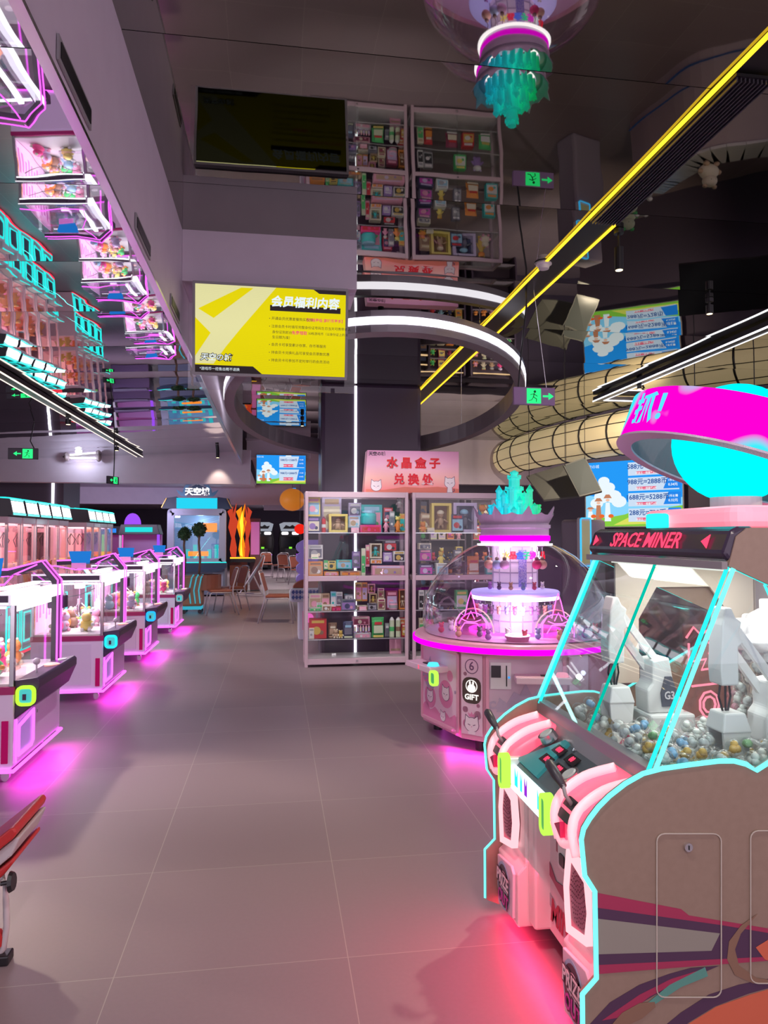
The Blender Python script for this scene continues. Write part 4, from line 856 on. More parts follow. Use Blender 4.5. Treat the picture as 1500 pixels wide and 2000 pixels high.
def neon_castle(a, lab):
    t = thing('castle_sign', (DX+.47*math.cos(a), DY+.47*math.sin(a), .77), lab, 'illuminated sign'); t.rotation_euler = (0,0,-.33+(.35 if a > 4.2 else -.35))
    g = glow('pink_castle_line', (1,.15,.75), 2.6)
    MB().prism([(-.12,.0),(-.12,.10),(-.08,.16),(-.05,.14),(-.02,.26),(0,.32),(.02,.26),(.05,.14),(.08,.16),(.12,.10),(.12,0)], 'y', -.002, .002).build('plate', pane('rose_acrylic', (1,.6,.8), mul=2), t)
    for pts in ([(-.12,.0),(-.12,.10),(-.08,.16),(-.05,.14),(-.02,.26),(0,.32),(.02,.26),(.05,.14),(.08,.16),(.12,.10),(.12,0)],[(-.09,.03),(-.05,.09),(.05,.09),(.09,.03)],[(-.03,.12),(0,.18),(.03,.12)],[(-.08,.12),(-.03,.10),(.03,.10),(.08,.12)]):
        MB().tube([(x,0,z) for x, z in pts], .004, 6).build('light_line', g, t)
    for r in (.13,.16): MB().tube([(r*math.cos(q),.05,.02+r*1.1*math.sin(q)) for q in [i*math.pi/12 for i in range(13)]], .005, 6).build('light_arc', PNKW if r > .14 else g, t)
neon_castle(math.radians(208), 'pink glowing castle outline with arches inside the left of the dome'); neon_castle(math.radians(292), 'pink glowing castle outline with arches inside the dome beside the near machine')
b = thing('prize_tray', (DX-.17,DY-.55,.772), 'white and magenta round prize tray glowing on the dome floor', 'prize tray'); MB().cyl((0,0,0),(0,0,.035),.075,.085,20).build('tray', PPH, b); MB().lathe([(.08,.036),(.088,.04),(.08,.044)], n=20).build('rim_light', WHT, b)
lamp('dome_fill_lamp', 'POINT', (DX-.1,DY-.42,.93), 6, (1,.55,.95), size=.05); lamp('dome_neck_lamp', 'AREA', (DX,DY-.0,1.425), 9, (1,.85,1), (DX,DY,0), .3, .3)  # the point light is added to brighten the dome interior
lamp('dome_underglow', 'AREA', (DX-.45,DY-.50,.085), 3, (1,.03,.6), (DX-.6,DY-.66,0), .5, .1)
# ================================================================== DISPLAY CABINETS AND THEIR GOODS
CABM = mat('mauve_aluminium', (.66,.50,.56), .38, .15); CG = pane('cabinet_glass', (.97,.98,.98), mul=.6); SHG = pane('shelf_glass', (.9,.95,.94))
CY0, CY1 = 8.30, 8.70
ZS = [1.547, 1.047, .636, .315, .10]
def cabinet(x0, x1, label, y0=CY0):
    c = thing('display_cabinet', ((x0+x1)/2, y0, 0), label, 'display cabinet'); w = x1-x0; h = w/2; D = CY1-CY0; p = .038
    for x in (-h, h-p):
        for y in (0, D-p): MB().box(x,x+p,y,y+p,0,2.02).build('upright', CABM, c, bevel=.003)
    b = MB()
    for nm_, z0, z1 in (('top_rail',1.955,2.02),('middle_rail',.985,1.045),('base_rail',.03,.095)): b = MB(); b.box(-h+p,h-p,0,.03,z0,z1).box(-h+p,h-p,D-.03,D,z0,z1).box(-h,-h+.03,p,D-p,z0,z1).box(h-.03,h,p,D-p,z0,z1).build(nm_, CABM, c, bevel=.003)
    MB().box(-h+.01,h-.01,.01,D-.01,.07,.10).build('base_board', mat('pale_board', (.55,.47,.50), .4), c)
    MB().box(-h+.03,h-.03,.02,D-.02,1.025,1.043).build('middle_board', SHG, c)
    MB().box(-h+.02,h-.02,.01,D-.01,2.0,2.01).build('top_glass', SHG, c)
    for z in (ZS[0], ZS[2], ZS[3]):
        MB().box(-h+.03,h-.03,.03,D-.02,z-.008,z-.001).build('glass_shelf', SHG, c); MB().box(-h+.03,h-.03,.024,.03,z-.010,z+.001).build('shelf_edge', mat('shelf_edge_light', (.75,.78,.8), .2, .6), c)
    for z0, z1 in ((.095,.985),(1.045,1.955)):
        for k, (a, q) in enumerate(((-h+p, .01),(-.01, h-p))):
            d = MB().box(a,q,.010+.006*k,.013+.006*k,z0,z1).build('sliding_glass', CG, c)
    MB().box(-.012,.012,-.006,.012,1.015,1.035).build('lock', CHR, c); MB().box(-.012,.012,-.006,.012,.05,.075).build('lock', CHR, c)
    MB().box(-h+.004,-h+.008,p,D-p,.095,1.955).box(h-.008,h-.004,p,D-p,.095,1.955).build('side_glass', CG, c)
    return c
cab = cabinet(.325, 1.535, 'mauve framed glass display cabinet filled with boxed prizes, left of the pink shop sign')
cab2 = cabinet(1.585, 2.70, 'mauve framed glass display cabinet partly hidden by the round dome machine')
PAL = dict(yellow=(.85,.70,.18),cream=(.82,.74,.58),white=(.82,.80,.80),purple=(.35,.22,.55),lilac=(.62,.52,.75),navy=(.06,.07,.16),black=(.03,.03,.035),red=(.65,.04,.05),orange=(.85,.30,.06),
 pink=(.85,.38,.52),hot=(.80,.06,.25),teal=(.05,.55,.55),sky=(.35,.62,.80),green=(.08,.55,.16),pale=(.70,.78,.55),brown=(.30,.17,.11),tan=(.55,.38,.25),grey=(.42,.42,.45),gold=(.70,.48,.10),slate=(.18,.18,.24),mag=(.65,.08,.50),wine=(.30,.04,.10))
def pm(c): return mat('goods_'+c, PAL[c], .45)
GD = {}
def goods(kind, x, y, z, w, h, d, cols, name, label, cat, grp=None):
    t = thing(name, (x, y, z), label, cat, grp); a = cols[0]; b_ = cols[1] if len(cols) > 1 else 'white'; c_ = cols[2] if len(cols) > 2 else 'black'
    if kind == 'box':          # carton with a printed front of several fields
        MB().box(-w/2,w/2,0,d,0,h).build('carton', pm(a), t, bevel=.002)
        MB().box(-w*.42,w*.42,-.0015,0,h*.10,h*.72).build('printed_panel', pm(b_), t)
        MB().prism(disc(-w*.08,h*.40,min(w,h)*.24,14), 'y', -.003, -.0015).build('printed_picture', pm(c_), t)
        MB().prism(disc(w*.20,h*.30,min(w,h)*.13,12), 'y', -.0028, -.0015).build('printed_picture', pm(cols[3] if len(cols) > 3 else a), t)
        MB().box(-w*.36,w*.36,-.0015,0,h*.78,h*.92).build('title_strip', pm(c_), t)
    elif kind == 'win':        # carton with an open window and a figure behind it
        MB().frame([(-w/2,0),(w/2,0),(w/2,h),(-w/2,h)], min(w,h)*.13, 'y', 0, d).build('carton', pm(a), t, bevel=.002)
        MB().box(-w/2+.002,w/2-.002,d-.004,d,.002,h-.002).build('back_card', pm(c_), t)
        g = MB(); r = min(w*.16, h*.16)
        g.ball((0,d*.5,h*.62), r, 10).ball((0,d*.5,h*.38), r*.95, 10, (1,.8,1.4)).bar((-r,d*.5,h*.45),(-r*2.2,d*.4,h*.3),r*.45).bar((r,d*.5,h*.45),(r*2.2,d*.4,h*.35),r*.45).bar((-r*.5,d*.5,h*.3),(-r*.7,d*.5,h*.14),r*.5).bar((r*.5,d*.5,h*.3),(r*.7,d*.5,h*.14),r*.5)
        g.build('figure', pm(b_), t, smooth=True)
        if len(cols) > 3: MB().ball((0,d*.5,h*.68), r*1.15, 10, (1,1,.75)).build('figure_hair', pm(cols[3]), t, smooth=True)
    elif kind == 'bag':        # soft pouch with crimped ends
        n = 8; vs = []; fs = []
        for j in range(n+1):
            v = j/n; th = .5*d*math.sin(math.pi*min(1,max(0,(v-.06)/.88)))+.001; ww = w/2*(1-.06*math.sin(math.pi*v))
            vs += [(-ww,0,h*v),(-ww*.5,-th,h*v),(ww*.5,-th,h*v),(ww,0,h*v),(ww*.5,th,h*v),(-ww*.5,th,h*v)]
        for j in range(n):
            for i in range(6): a0 = 6*j+i; a1 = 6*j+(i+1) % 6; fs.append((a0,a1,a1+6,a0+6))
        fs += [tuple(range(6))[::-1], tuple(range(6*n,6*n+6))]
        q = MB(); q.add(vs, fs); q.v = [v+Vector((0,d/2,0)) for v in q.v]; q.build('pouch', pm(a), t, smooth=False)
        MB().box(-w*.36,w*.36,-.002,.004,h*.22,h*.60).build('label_panel', pm(b_), t); MB().box(-w*.30,w*.30,-.004,-.001,h*.64,h*.78).build('title_strip', pm(c_), t)
        MB().box(-w*.40,w*.40,-.002,.004,h*.02,h*.12).build('bottom_strip', pm(cols[3] if len(cols) > 3 else b_), t)
    elif kind == 'fig':        # standing toy figure with round head and ears
        r = w*.30
        MB().ball((0,d/2,h*.34), r, 12, (1,.85,h*.36/r/1.05)).ball((-r*.6,d/2,h*.06), r*.45, 8).ball((r*.6,d/2,h*.06), r*.45, 8).bar((-r*.8,d/2,h*.5),(-r*1.5,d*.3,h*.3),r*.4).bar((r*.8,d/2,h*.5),(r*1.5,d*.3,h*.3),r*.4).build('body', pm(a), t, smooth=True)
        MB().ball((0,d/2,h*.76), r*1.05, 14).build('head', pm(b_), t, smooth=True)
        MB().ball((-r*.75,d/2,h*.76+r*.85), r*.38, 8).ball((r*.75,d/2,h*.76+r*.85), r*.38, 8).build('ears', pm(c_), t, smooth=True)
    elif kind == 'stick':      # upright wrapped candy stick
        MB().cyl((0,d/2,.0),(0,d/2,h*.85),w*.42,n=12).build('wrapper', pm(a), t, smooth=False); MB().cyl((0,d/2,h*.85),(0,d/2,h),w*.42,w*.15,12).build('cap', pm(b_), t)
        MB().cyl((0,d/2,h*.30),(0,d/2,h*.52),w*.435,n=12).build('band', pm(c_), t)
    elif kind == 'jar':        # round tub with knobbly content and lid
        MB().lathe([(.0,0),(w*.46,0),(w*.5,h*.1),(w*.5,h*.72),(w*.42,h*.82)], (0,d/2,0), 20).build('tub', pm(a), t, smooth=True)
        MB().lathe([(w*.44,h*.80),(w*.46,h*.84),(w*.46,h*.98),(0,h)], (0,d/2,0), 20).build('lid', pm(b_), t, smooth=False)
        MB().lathe([(w*.505,h*.2),(w*.505,h*.6)], (0,d/2,0), 20).build('wrap_label', pm(c_), t, smooth=True)
    elif kind == 'plush':
        r = w*.42
        MB().ball((0,d/2,r*.9), r, 14, (1,.8,.9)).build('body', pm(a), t, smooth=True); MB().ball((0,d/2-.01,r*2.1), r*.72, 14).build('head', pm(a), t, smooth=True)
        MB().ball((-r*.5,d/2,r*2.7), r*.26, 8).ball((r*.5,d/2,r*2.7), r*.26, 8).build('ears', pm(b_), t, smooth=True)
        MB().ball((-r*.22,d/2-r*.70,r*2.15), r*.07, 6).ball((r*.22,d/2-r*.70,r*2.15), r*.07, 6).build('eyes', pm('black'), t)
        MB().ball((-r*.9,d/2-.02,r*1.0), r*.3, 8).ball((r*.9,d/2-.02,r*1.0), r*.3, 8).ball((-r*.5,d/2-r*.6,r*.25), r*.3, 8).ball((r*.5,d/2-r*.6,r*.25), r*.3, 8).build('paws', pm(b_), t, smooth=True)
    elif kind == 'tag':
        MB().hexa([(-w/2,0,0),(w/2,0,0),(w/2,.03,0),(-w/2,.03,0),(-w/2,.02,h),(w/2,.02,h),(w/2,.032,h),(-w/2,.032,h)]).build('card', pm(a), t); MB().box(-w*.4,w*.4,.004,.006,h*.2,h*.35).build('print', pm(b_), t)
    return t
SURF = [1.548, 1.045, .637, .316, .101]
def shelf(items, ox, oy, s, surf, y=CY0+.05, xlim=None):
    """items read off the photograph: kind, x0, x1, top, bottom, depth offset, colours, name, label, category"""
    for it in items:
        kind, x0, x1, yt, yb, dy, cols, name, label, cat = it[:10]
        p0 = at(ox+x0*s, oy+yb*s, Y=y+dy); p1 = at(ox+x1*s, oy+yt*s, Y=y+dy); w = p1.x-p0.x; h = p1.z-p0.z
        z = surf if abs(p0.z-surf) < .05 else p0.z
        goods(kind, (p0.x+p1.x)/2, y+dy, z, w*.97, h, min(.12, max(.03, w*.7)), cols, name, label, cat, it[10] if len(it) > 10 else None)
IN1 = 'on the top shelf of the left display cabinet'
Z5, Z6, ZC = (590,960,.14667), (590,1120,.14667), (580,850,.26667)
shelf([
 ('box',60,245,340,545,.0,('navy','cream','purple'),'figure_box','dark box with cartoon figures standing lowest '+'at the far left of the top shelf','toy box'),
 ('box',58,245,78,330,.02,('yellow','sky','pink','white'),'cup_box','yellow box picturing a pink-topped cup, stacked above the dark figure box','toy box'),
 ('box',262,528,62,545,.17,('lilac','cream','tan','pink'),'pencil_set_box','large lilac craft set box with a row of coloured pens behind the yellow lidded tin','toy box'),
 ('stick',255,325,330,540,.03,('red','wine','white'),'drink_can','slim red tin beside the yellow lidded box on the top shelf','tin'),
 ('win',355,612,300,545,.02,('yellow','tan','tan','brown'),'display_tin','square box with bright yellow lid and a round brown emblem','toy box'),
 ('box',612,775,330,480,.08,('sky','white','tan'),'figure_box','small pale box with two grey cartoon figures, next to the yellow lidded box','toy box'),
 ('box',620,790,150,330,.14,('lilac','slate','white'),'figure_box','violet grey toy box standing behind the small pale figure box','toy box'),
 ('tag',655,760,478,545,.0,('pink','white'),'price_card','pale pink price card left of the red tray on the top shelf','price card'),
 ('box',785,1070,130,500,.13,('teal','pink','sky','green'),'puzzle_box','large teal and pink picture box behind the round turquoise toy','toy box'),
 ('jar',790,1000,250,440,.03,('teal','sky','teal'),'ball_toy','round turquoise ball toy resting over the red tray','toy'),
 ('box',770,1060,445,545,.0,('hot','red','hot'),'tray_box','flat glowing red tray box in the middle of the top shelf','toy box'),
 ('fig',1080,1165,330,545,.02,('pink','white','red'),'toy_figure','white and pink toy figure right of the red tray','toy figure'),
 ('box',1085,1210,215,420,.15,('red','navy','pink'),'toy_box','red topped toy box in the back near the right end of the top shelf','toy box'),
 ('box',1165,1235,262,545,.08,('grey','slate','white'),'toy_box','narrow grey box standing left of the yellow glowing bear','toy box'),
 ('fig',1228,1330,300,545,.0,('orange','yellow','pale'),'toy_bear','orange and yellow bear figure at the right end of the top shelf','toy figure'),
 ('box',1300,1380,290,540,.10,('gold','teal','orange'),'toy_box','golden toy box in the right corner behind the orange bear','toy box'),
 ('fig',1250,1350,80,215,.16,('white','grey','black'),'hanging_doll','small black and white doll hanging high in the right corner of the cabinet','doll'),
], *Z5, SURF[0])
shelf([
 ('box',75,280,710,900,.10,('white','slate','grey','cream'),'wheel_toy_box','pale box with two round grey toys above the orange snack box','toy box'),
 ('tag',120,220,835,900,.06,('cream','green'),'price_card','cream card in front of the pale box with grey round toys','price card'),
 ('box',80,280,905,1095,.0,('orange','tan','brown','white'),'snack_box','orange display box of finger-shaped toys at the left end of the second shelf','toy box'),
 ('box',290,345,915,1040,.03,('green','cream','green'),'toy_box','small green and white box beside the orange snack box','toy box'),
 ('box',345,452,925,1040,.01,('yellow','gold','black'),'toy_box','yellow square box with black dots on the second shelf','toy box'),
 ('box',290,490,1040,1095,.0,('orange','pink','cream'),'flat_box','low orange box lying under the yellow square box','toy box'),
 ('box',455,668,910,1030,.04,('teal','sky','tan'),'picture_box','turquoise picture box beside the yellow square box','toy box'),
 ('box',505,790,1030,1090,.0,('tan','orange','wine'),'flat_box','low brown and orange box in front of the turquoise picture box','toy box'),
 ('box',668,775,800,1020,.12,('purple','slate','lilac'),'toy_box','violet box standing behind in the middle of the second shelf','toy box'),
 ('box',790,845,735,1095,.02,('pale','green','cream'),'tall_box','tall pale green box in the middle of the second shelf','toy box'),
 ('box',848,900,710,1000,.06,('pink','red','cream'),'tall_box','tall pale pink box beside the tall green one','toy box'),
 ('win',903,1065,690,890,.05,('cream','teal','tan','sky'),'figure_box','cream box with a turquoise creature picture above the long patterned box','toy box'),
 ('box',915,1065,900,960,.05,('cream','orange','lilac'),'flat_box','cream flat box beneath the turquoise creature box','toy box'),
 ('box',1080,1270,650,800,.12,('black','red','white'),'toy_car_box','black box with a red toy picture high at the right of the second shelf','toy box'),
 ('box',1078,1200,810,935,.04,('purple','lilac','white'),'square_box','bright violet square box standing on the long patterned box','toy box'),
 ('box',1215,1375,795,935,.05,('white','black','gold'),'domino_box','white box with two black figures standing on the long patterned box','toy box'),
 ('box',930,1368,960,1090,.0,('pink','tan','lilac','purple'),'long_box','long pale pink box with small patterned characters at the right of the second shelf','toy box'),
], *Z5, SURF[1])
shelf([
 ('box',90,260,275,500,.08,('cream','tan','pink'),'doll_box','cream box with a small doll picture at the left end of the third shelf','toy box'),
 ('box',258,370,272,500,.05,('tan','pink','brown','cream'),'doll_box','box picturing a dark haired doll on the third shelf','toy box'),
 ('box',195,270,360,470,.02,('white','green','grey'),'small_box','little white box in front of the doll boxes','toy box'),
 ('box',95,262,455,505,.0,('grey','green','cream'),'flat_box','low grey green box at the left front of the third shelf','toy box'),
 ('box',265,390,418,505,.0,('cream','brown','white'),'flat_box','low cream box with a brown picture on the third shelf','toy box'),
 ('box',380,455,248,500,.05,('sky','white','teal'),'toy_box','pale blue white box next to the black and white figure box','toy box'),
 ('box',455,540,248,430,.06,('white','slate','grey'),'figure_box','white box with a black and white masked face on the third shelf','toy box'),
 ('box',565,685,280,352,.10,('slate','white','grey'),'camera_box','small dark camera-like box at the back of the third shelf','toy box'),
 ('box',515,720,355,505,.01,('slate','purple','navy','pink'),'picture_box','slanting blue violet picture box in the middle of the third shelf','toy box'),
 ('box',395,520,450,505,.0,('red','hot','wine'),'flat_box','low red box glowing at the front of the third shelf','toy box'),
 ('box',712,795,120,370,.09,('gold','pink','brown','orange'),'doll_card','tall card with two brown haired dolls, left one of the pair','toy box'),
 ('box',797,870,120,370,.09,('orange','lilac','brown','pink'),'doll_card','tall card with two dolls, right one of the pair beside the egg box','toy box'),
 ('box',725,890,372,430,.08,('cream','brown','grey'),'flat_box','cream box under the two doll cards','toy box'),
 ('win',880,975,140,265,.10,('pink','yellow','brown'),'egg_box','rosy box with a yellow egg-shaped toy standing on the other egg box','toy box'),
 ('win',900,1000,270,400,.09,('tan','yellow','brown'),'egg_box','brown box with a yellow egg-shaped toy on the third shelf','toy box'),
 ('box',875,995,400,490,.03,('slate','grey','black'),'flat_box','dark flat box under the brown egg box','toy box'),
 ('tag',762,860,438,490,.0,('pink','white'),'price_card','pink price card in the middle of the third shelf','price card'),
 ('box',1010,1095,195,335,.08,('cream','brown','wine'),'cookie_box','cream box with a dark flower print, upper one of two','toy box'),
 ('box',1005,1110,337,488,.03,('cream','brown','wine'),'cookie_box','cream box with a dark flower print, lower one of two','toy box'),
 ('box',1120,1275,240,490,.06,('wine','lilac','pink'),'badge_box','dark wine red box with pale round print on the third shelf','toy box'),
 ('jar',1160,1280,380,490,.01,('pink','lilac','grey'),'pink_bowl','little pink round tub in front of the wine red box','toy'),
 ('win',1290,1395,222,490,.06,('orange','cream','brown'),'hot_dog_box','orange brown window box at the right end of the third shelf','toy box'),
], *Z6, SURF[2])
shelf([
 ('box',92,330,630,895,.05,('red','red','gold','brown'),'snack_bag','large glossy red snack box with golden letters on the bottom shelf','snack box'),
 ('box',92,162,755,900,.01,('cream','white','grey'),'small_box','narrow white box in front of the red snack box','toy box'),
 ('bag',350,470,680,880,.08,('brown','tan','cream'),'biscuit_bag','brown bag of round biscuits beside the red snack box','snack bag'),
 ('plush',400,500,770,890,.03,('tan','cream'),'bear_toy','little tan bear toy before the brown biscuit bag','toy figure'),
 ('plush',470,560,790,890,.02,('gold','cream'),'bear_toy','little golden bear toy left of the dark blue pouch','toy figure'),
 ('bag',545,685,670,895,.02,('navy','slate','sky','pale'),'snack_bag','dark blue snack pouch on the bottom shelf','snack bag'),
 ('box',670,905,575,690,.10,('pink','wine','cream'),'candy_display_card','pink card header behind the row of candy sticks','display card'),
 ('box',690,920,820,895,.0,('grey','pink','white'),'candy_stand','low grey stand holding the row of candy sticks','display stand'),
]+[('stick',690+37*k,724+37*k,660,822,.03,('lilac' if k % 2 else 'cream','pink','wine' if k % 2 else 'purple'),'candy_stick','upright candy stick with '+('purple band' if k % 2 else 'wine red band')+' in the row on the bottom shelf','candy','candy sticks '+('with purple band' if k % 2 else 'with wine red band')) for k in range(6)]+[
 ('bag',930,1100,620,890,.02,('green','pale','red','yellow'),'snack_bag','bright green snack bag with yellow bottom on the bottom shelf','snack bag'),
 ('stick',1160,1240,615,880,.03,('pale','white','green'),'biscuit_tube','pale green biscuit tube, the one nearer the green bag','snack tube'),
 ('stick',1245,1325,615,880,.03,('pale','white','brown'),'biscuit_tube','pale green biscuit tube, the one nearer the red tins','snack tube'),
 ('bag',1105,1165,700,880,.09,('grey','slate','white'),'snack_bag','dark grey pouch behind the pale green tubes','snack bag'),
 ('box',1290,1395,590,715,.10,('red','orange','cream'),'snack_box','red snack box at the right end, stacked upper','snack box'),
 ('box',1325,1400,718,885,.06,('red','gold','cream'),'snack_box','red snack box at the right end, stacked lower','snack box'),
], *Z6, SURF[3])
shelf([('tag',1165,1325,890,1085,.16,('pink','tan'),'notice_card','pale pink printed notice leaning at the bottom right of the left cabinet','card'),
 ('tag',395,455,1090,1130,.05,('white','black'),'paper_slip','small white paper slip lying on the cabinet base','paper')], *Z6, SURF[4])
shelf([
 ('plush',892,960,590,715,.02,('orange','gold'),'toy_bear','orange seated bear figure at the left end of the right cabinet','toy figure'),
 ('win',985,1135,515,730,.04,('yellow','tan','brown','cream'),'figure_box','yellow framed window box with a tan figure in the right cabinet','toy box'),
 ('tag',955,1010,700,735,.0,('cream','grey'),'price_card','cream price card before the yellow framed box','price card'),
 ('win',1145,1322,520,738,.03,('lilac','slate','navy','sky'),'figure_box','lilac window box with a dark blue figure in the right cabinet','toy box'),
 ('fig',1325,1410,500,735,.04,('gold','orange','yellow'),'toy_figure','orange and gold figure right of the lilac window box','toy figure'),
 ('box',905,985,560,700,.16,('tan','brown','cream'),'toy_box','brown box behind the orange seated bear','toy box'),
], 580, 850, .26667, SURF[0])
shelf([
 ('box',893,985,790,835,.06,('cream','slate','grey'),'toy_box','cream and grey box, topmost in the stack of the right cabinet','toy box'),
 ('box',893,990,836,925,.04,('slate','mag','pink'),'toy_box','dark box with a magenta print, middle of the stack in the right cabinet','toy box'),
 ('box',893,1000,930,1005,.02,('navy','mag','lilac'),'toy_box','dark box with a magenta print, lowest in the stack of the right cabinet','toy box'),
 ('fig',1030,1090,850,940,.06,('yellow','gold','orange'),'toy_duck','yellow round toy on the second shelf of the right cabinet','toy figure'),
 ('box',1020,1110,915,1000,.02,('white','sky','grey'),'toy_box','white and pale blue box under the yellow round toy','toy box'),
 ('box',1150,1210,840,960,.08,('slate','grey','white'),'toy_box','grey box half hidden by the dome in the right cabinet','toy box'),
 ('plush',1245,1305,920,985,.05,('orange','brown'),'lion_toy','orange lion-faced toy seen through the dome','toy figure'),
], 580, 850, .26667, SURF[1])
shelf([
 ('box',893,932,1120,1260,.02,('white','black','grey'),'panda_box','white and black box at the left of the lower right cabinet','toy box'),
 ('box',935,1000,1125,1265,.04,('grey','black','white'),'panda_box','grey and black box beside the white one in the lower right cabinet','toy box'),
 ('box',895,940,1340,1500,.02,('cream','green','tan'),'snack_box','cream snack box low in the right cabinet','snack box'),
 ('bag',945,1010,1350,1500,.05,('red','orange','cream'),'snack_bag','red snack bag low in the right cabinet','snack bag'),
], 580, 850, .26667, SURF[2])
# further goods of the right cabinet that mainly the ceiling mirrors show
for k, (x, s_, kind, cols, lab) in enumerate((
 (2.15,0,'box',('navy','sky','red'),'navy and red box at the middle of the right cabinet top shelf'),(2.52,0,'plush',('cream','pink'),'cream plush toy at the far end of the right cabinet top shelf'),
 (2.20,2,'box',('green','white','yellow'),'green box behind the dome on the third shelf of the right cabinet'),(2.42,2,'fig',('purple','white','lilac'),'purple figure behind the dome on the third shelf of the right cabinet'),
 (2.58,1,'box',('teal','white','orange'),'teal box at the far end of the second shelf of the right cabinet'),(2.35,1,'bag',('orange','cream','red'),'orange pouch behind the dome on the second shelf'),
 (2.10,3,'bag',('wine','cream','red','white'),'wine red pouch on the lowest glass shelf of the right cabinet'),(2.30,3,'box',('red','gold','white'),'red and gold box on the lowest glass shelf of the right cabinet'),(2.52,3,'bag',('green','white','yellow'),'green pouch on the lowest glass shelf of the right cabinet'))):
    goods(kind, x, CY0+.08, SURF[s_], .15, .22, .08, cols, {'box':'toy_box','bag':'snack_bag','plush':'plush_toy','fig':'toy_figure'}[kind], lab, 'prize')
# pink shop sign standing on both cabinets
sg_ = thing('shop_sign', (1.60, 8.36, 2.02), 'pink box sign with red Chinese characters and two white cats on the cabinets', 'sign')
SW, SH = 1.13, .50
def sign_mat():
    m = mat('sign_print', (.9,.5,.6), .5, emit=(1,.4,.5), es=.16); n = m.node_tree.nodes; L = m.node_tree.links; b = n['Principled BSDF']
    tc = n.new('ShaderNodeTexCoord'); sp = n.new('ShaderNodeSeparateXYZ'); mr = n.new('ShaderNodeMapRange'); cr = n.new('ShaderNodeValToRGB')
    mr.inputs[1].default_value = 0; mr.inputs[2].default_value = SH; e = cr.color_ramp.elements
    e[0].color = (.85,.16,.16,1); e[1].color = (.72,.33,.62,1); k = e.new(.35); k.color = (.92,.50,.42,1); k = e.new(.65); k.color = (.88,.50,.66,1)
    L.new(tc.outputs['Object'], sp.inputs[0]); L.new(sp.outputs[2], mr.inputs[0]); L.new(mr.outputs[0], cr.inputs[0]); L.new(cr.outputs[0], b.inputs['Base Color']); return m
MB().prism([(-SW/2-.02,0),(SW/2,0),(SW/2,SH),(-SW/2+.02,SH)], 'y', 0, .20).build('sign_box', sign_mat(), sg_, bevel=.006)
def SL(t, sz, x, z, m, bold=.0): letters('sign_lettering', t, sz, XF @ Matrix.Translation((x,z,.004)), m, sg_, .004, bold)
RDS = mat('sign_red', (.70,.015,.03), .5, emit=(.8,.0,.02), es=.15); PWS = mat('sign_pale', (.95,.75,.78), .5)
SL('水', .135, -.24, .345, PWS, .009); 
for i, ch_ in enumerate('水晶盒子'):
    letters('sign_lettering', ch_, .135, XF @ Matrix.Translation((-.25+.172*i,.345,.004)), PWS, sg_, .004, .010); letters('sign_lettering', ch_, .135, XF @ Matrix.Translation((-.25+.172*i,.345,.008)), RDS, sg_, .004, .0055)
for i, ch_ in enumerate('兑换处'):
    letters('sign_lettering', ch_, .135, XF @ Matrix.Translation((-.165+.172*i,.150,.004)), PWS, sg_, .004, .010); letters('sign_lettering', ch_, .135, XF @ Matrix.Translation((-.165+.172*i,.150,.008)), RDS, sg_, .004, .0055)
SL('天空の城', .05, -.43, .455, mat('sign_ink', (.08,.03,.08), .5), .0016)
MS_ = XF @ Matrix.Translation((0,0,.001)); cat_face(MS_, -.44, .075, .062, sg_); cat_face(MS_, .45, .12, .062, sg_, True)
MB(MS_).prism([(-.56,0),(.56,0),(.56,.05),(.3,.075),(.1,.06),(-.1,.07),(-.35,.03),(-.56,.04)], 'z', 0, .001).build('sign_hill', mat('sign_coral', (.82,.22,.16), .5), sg_)

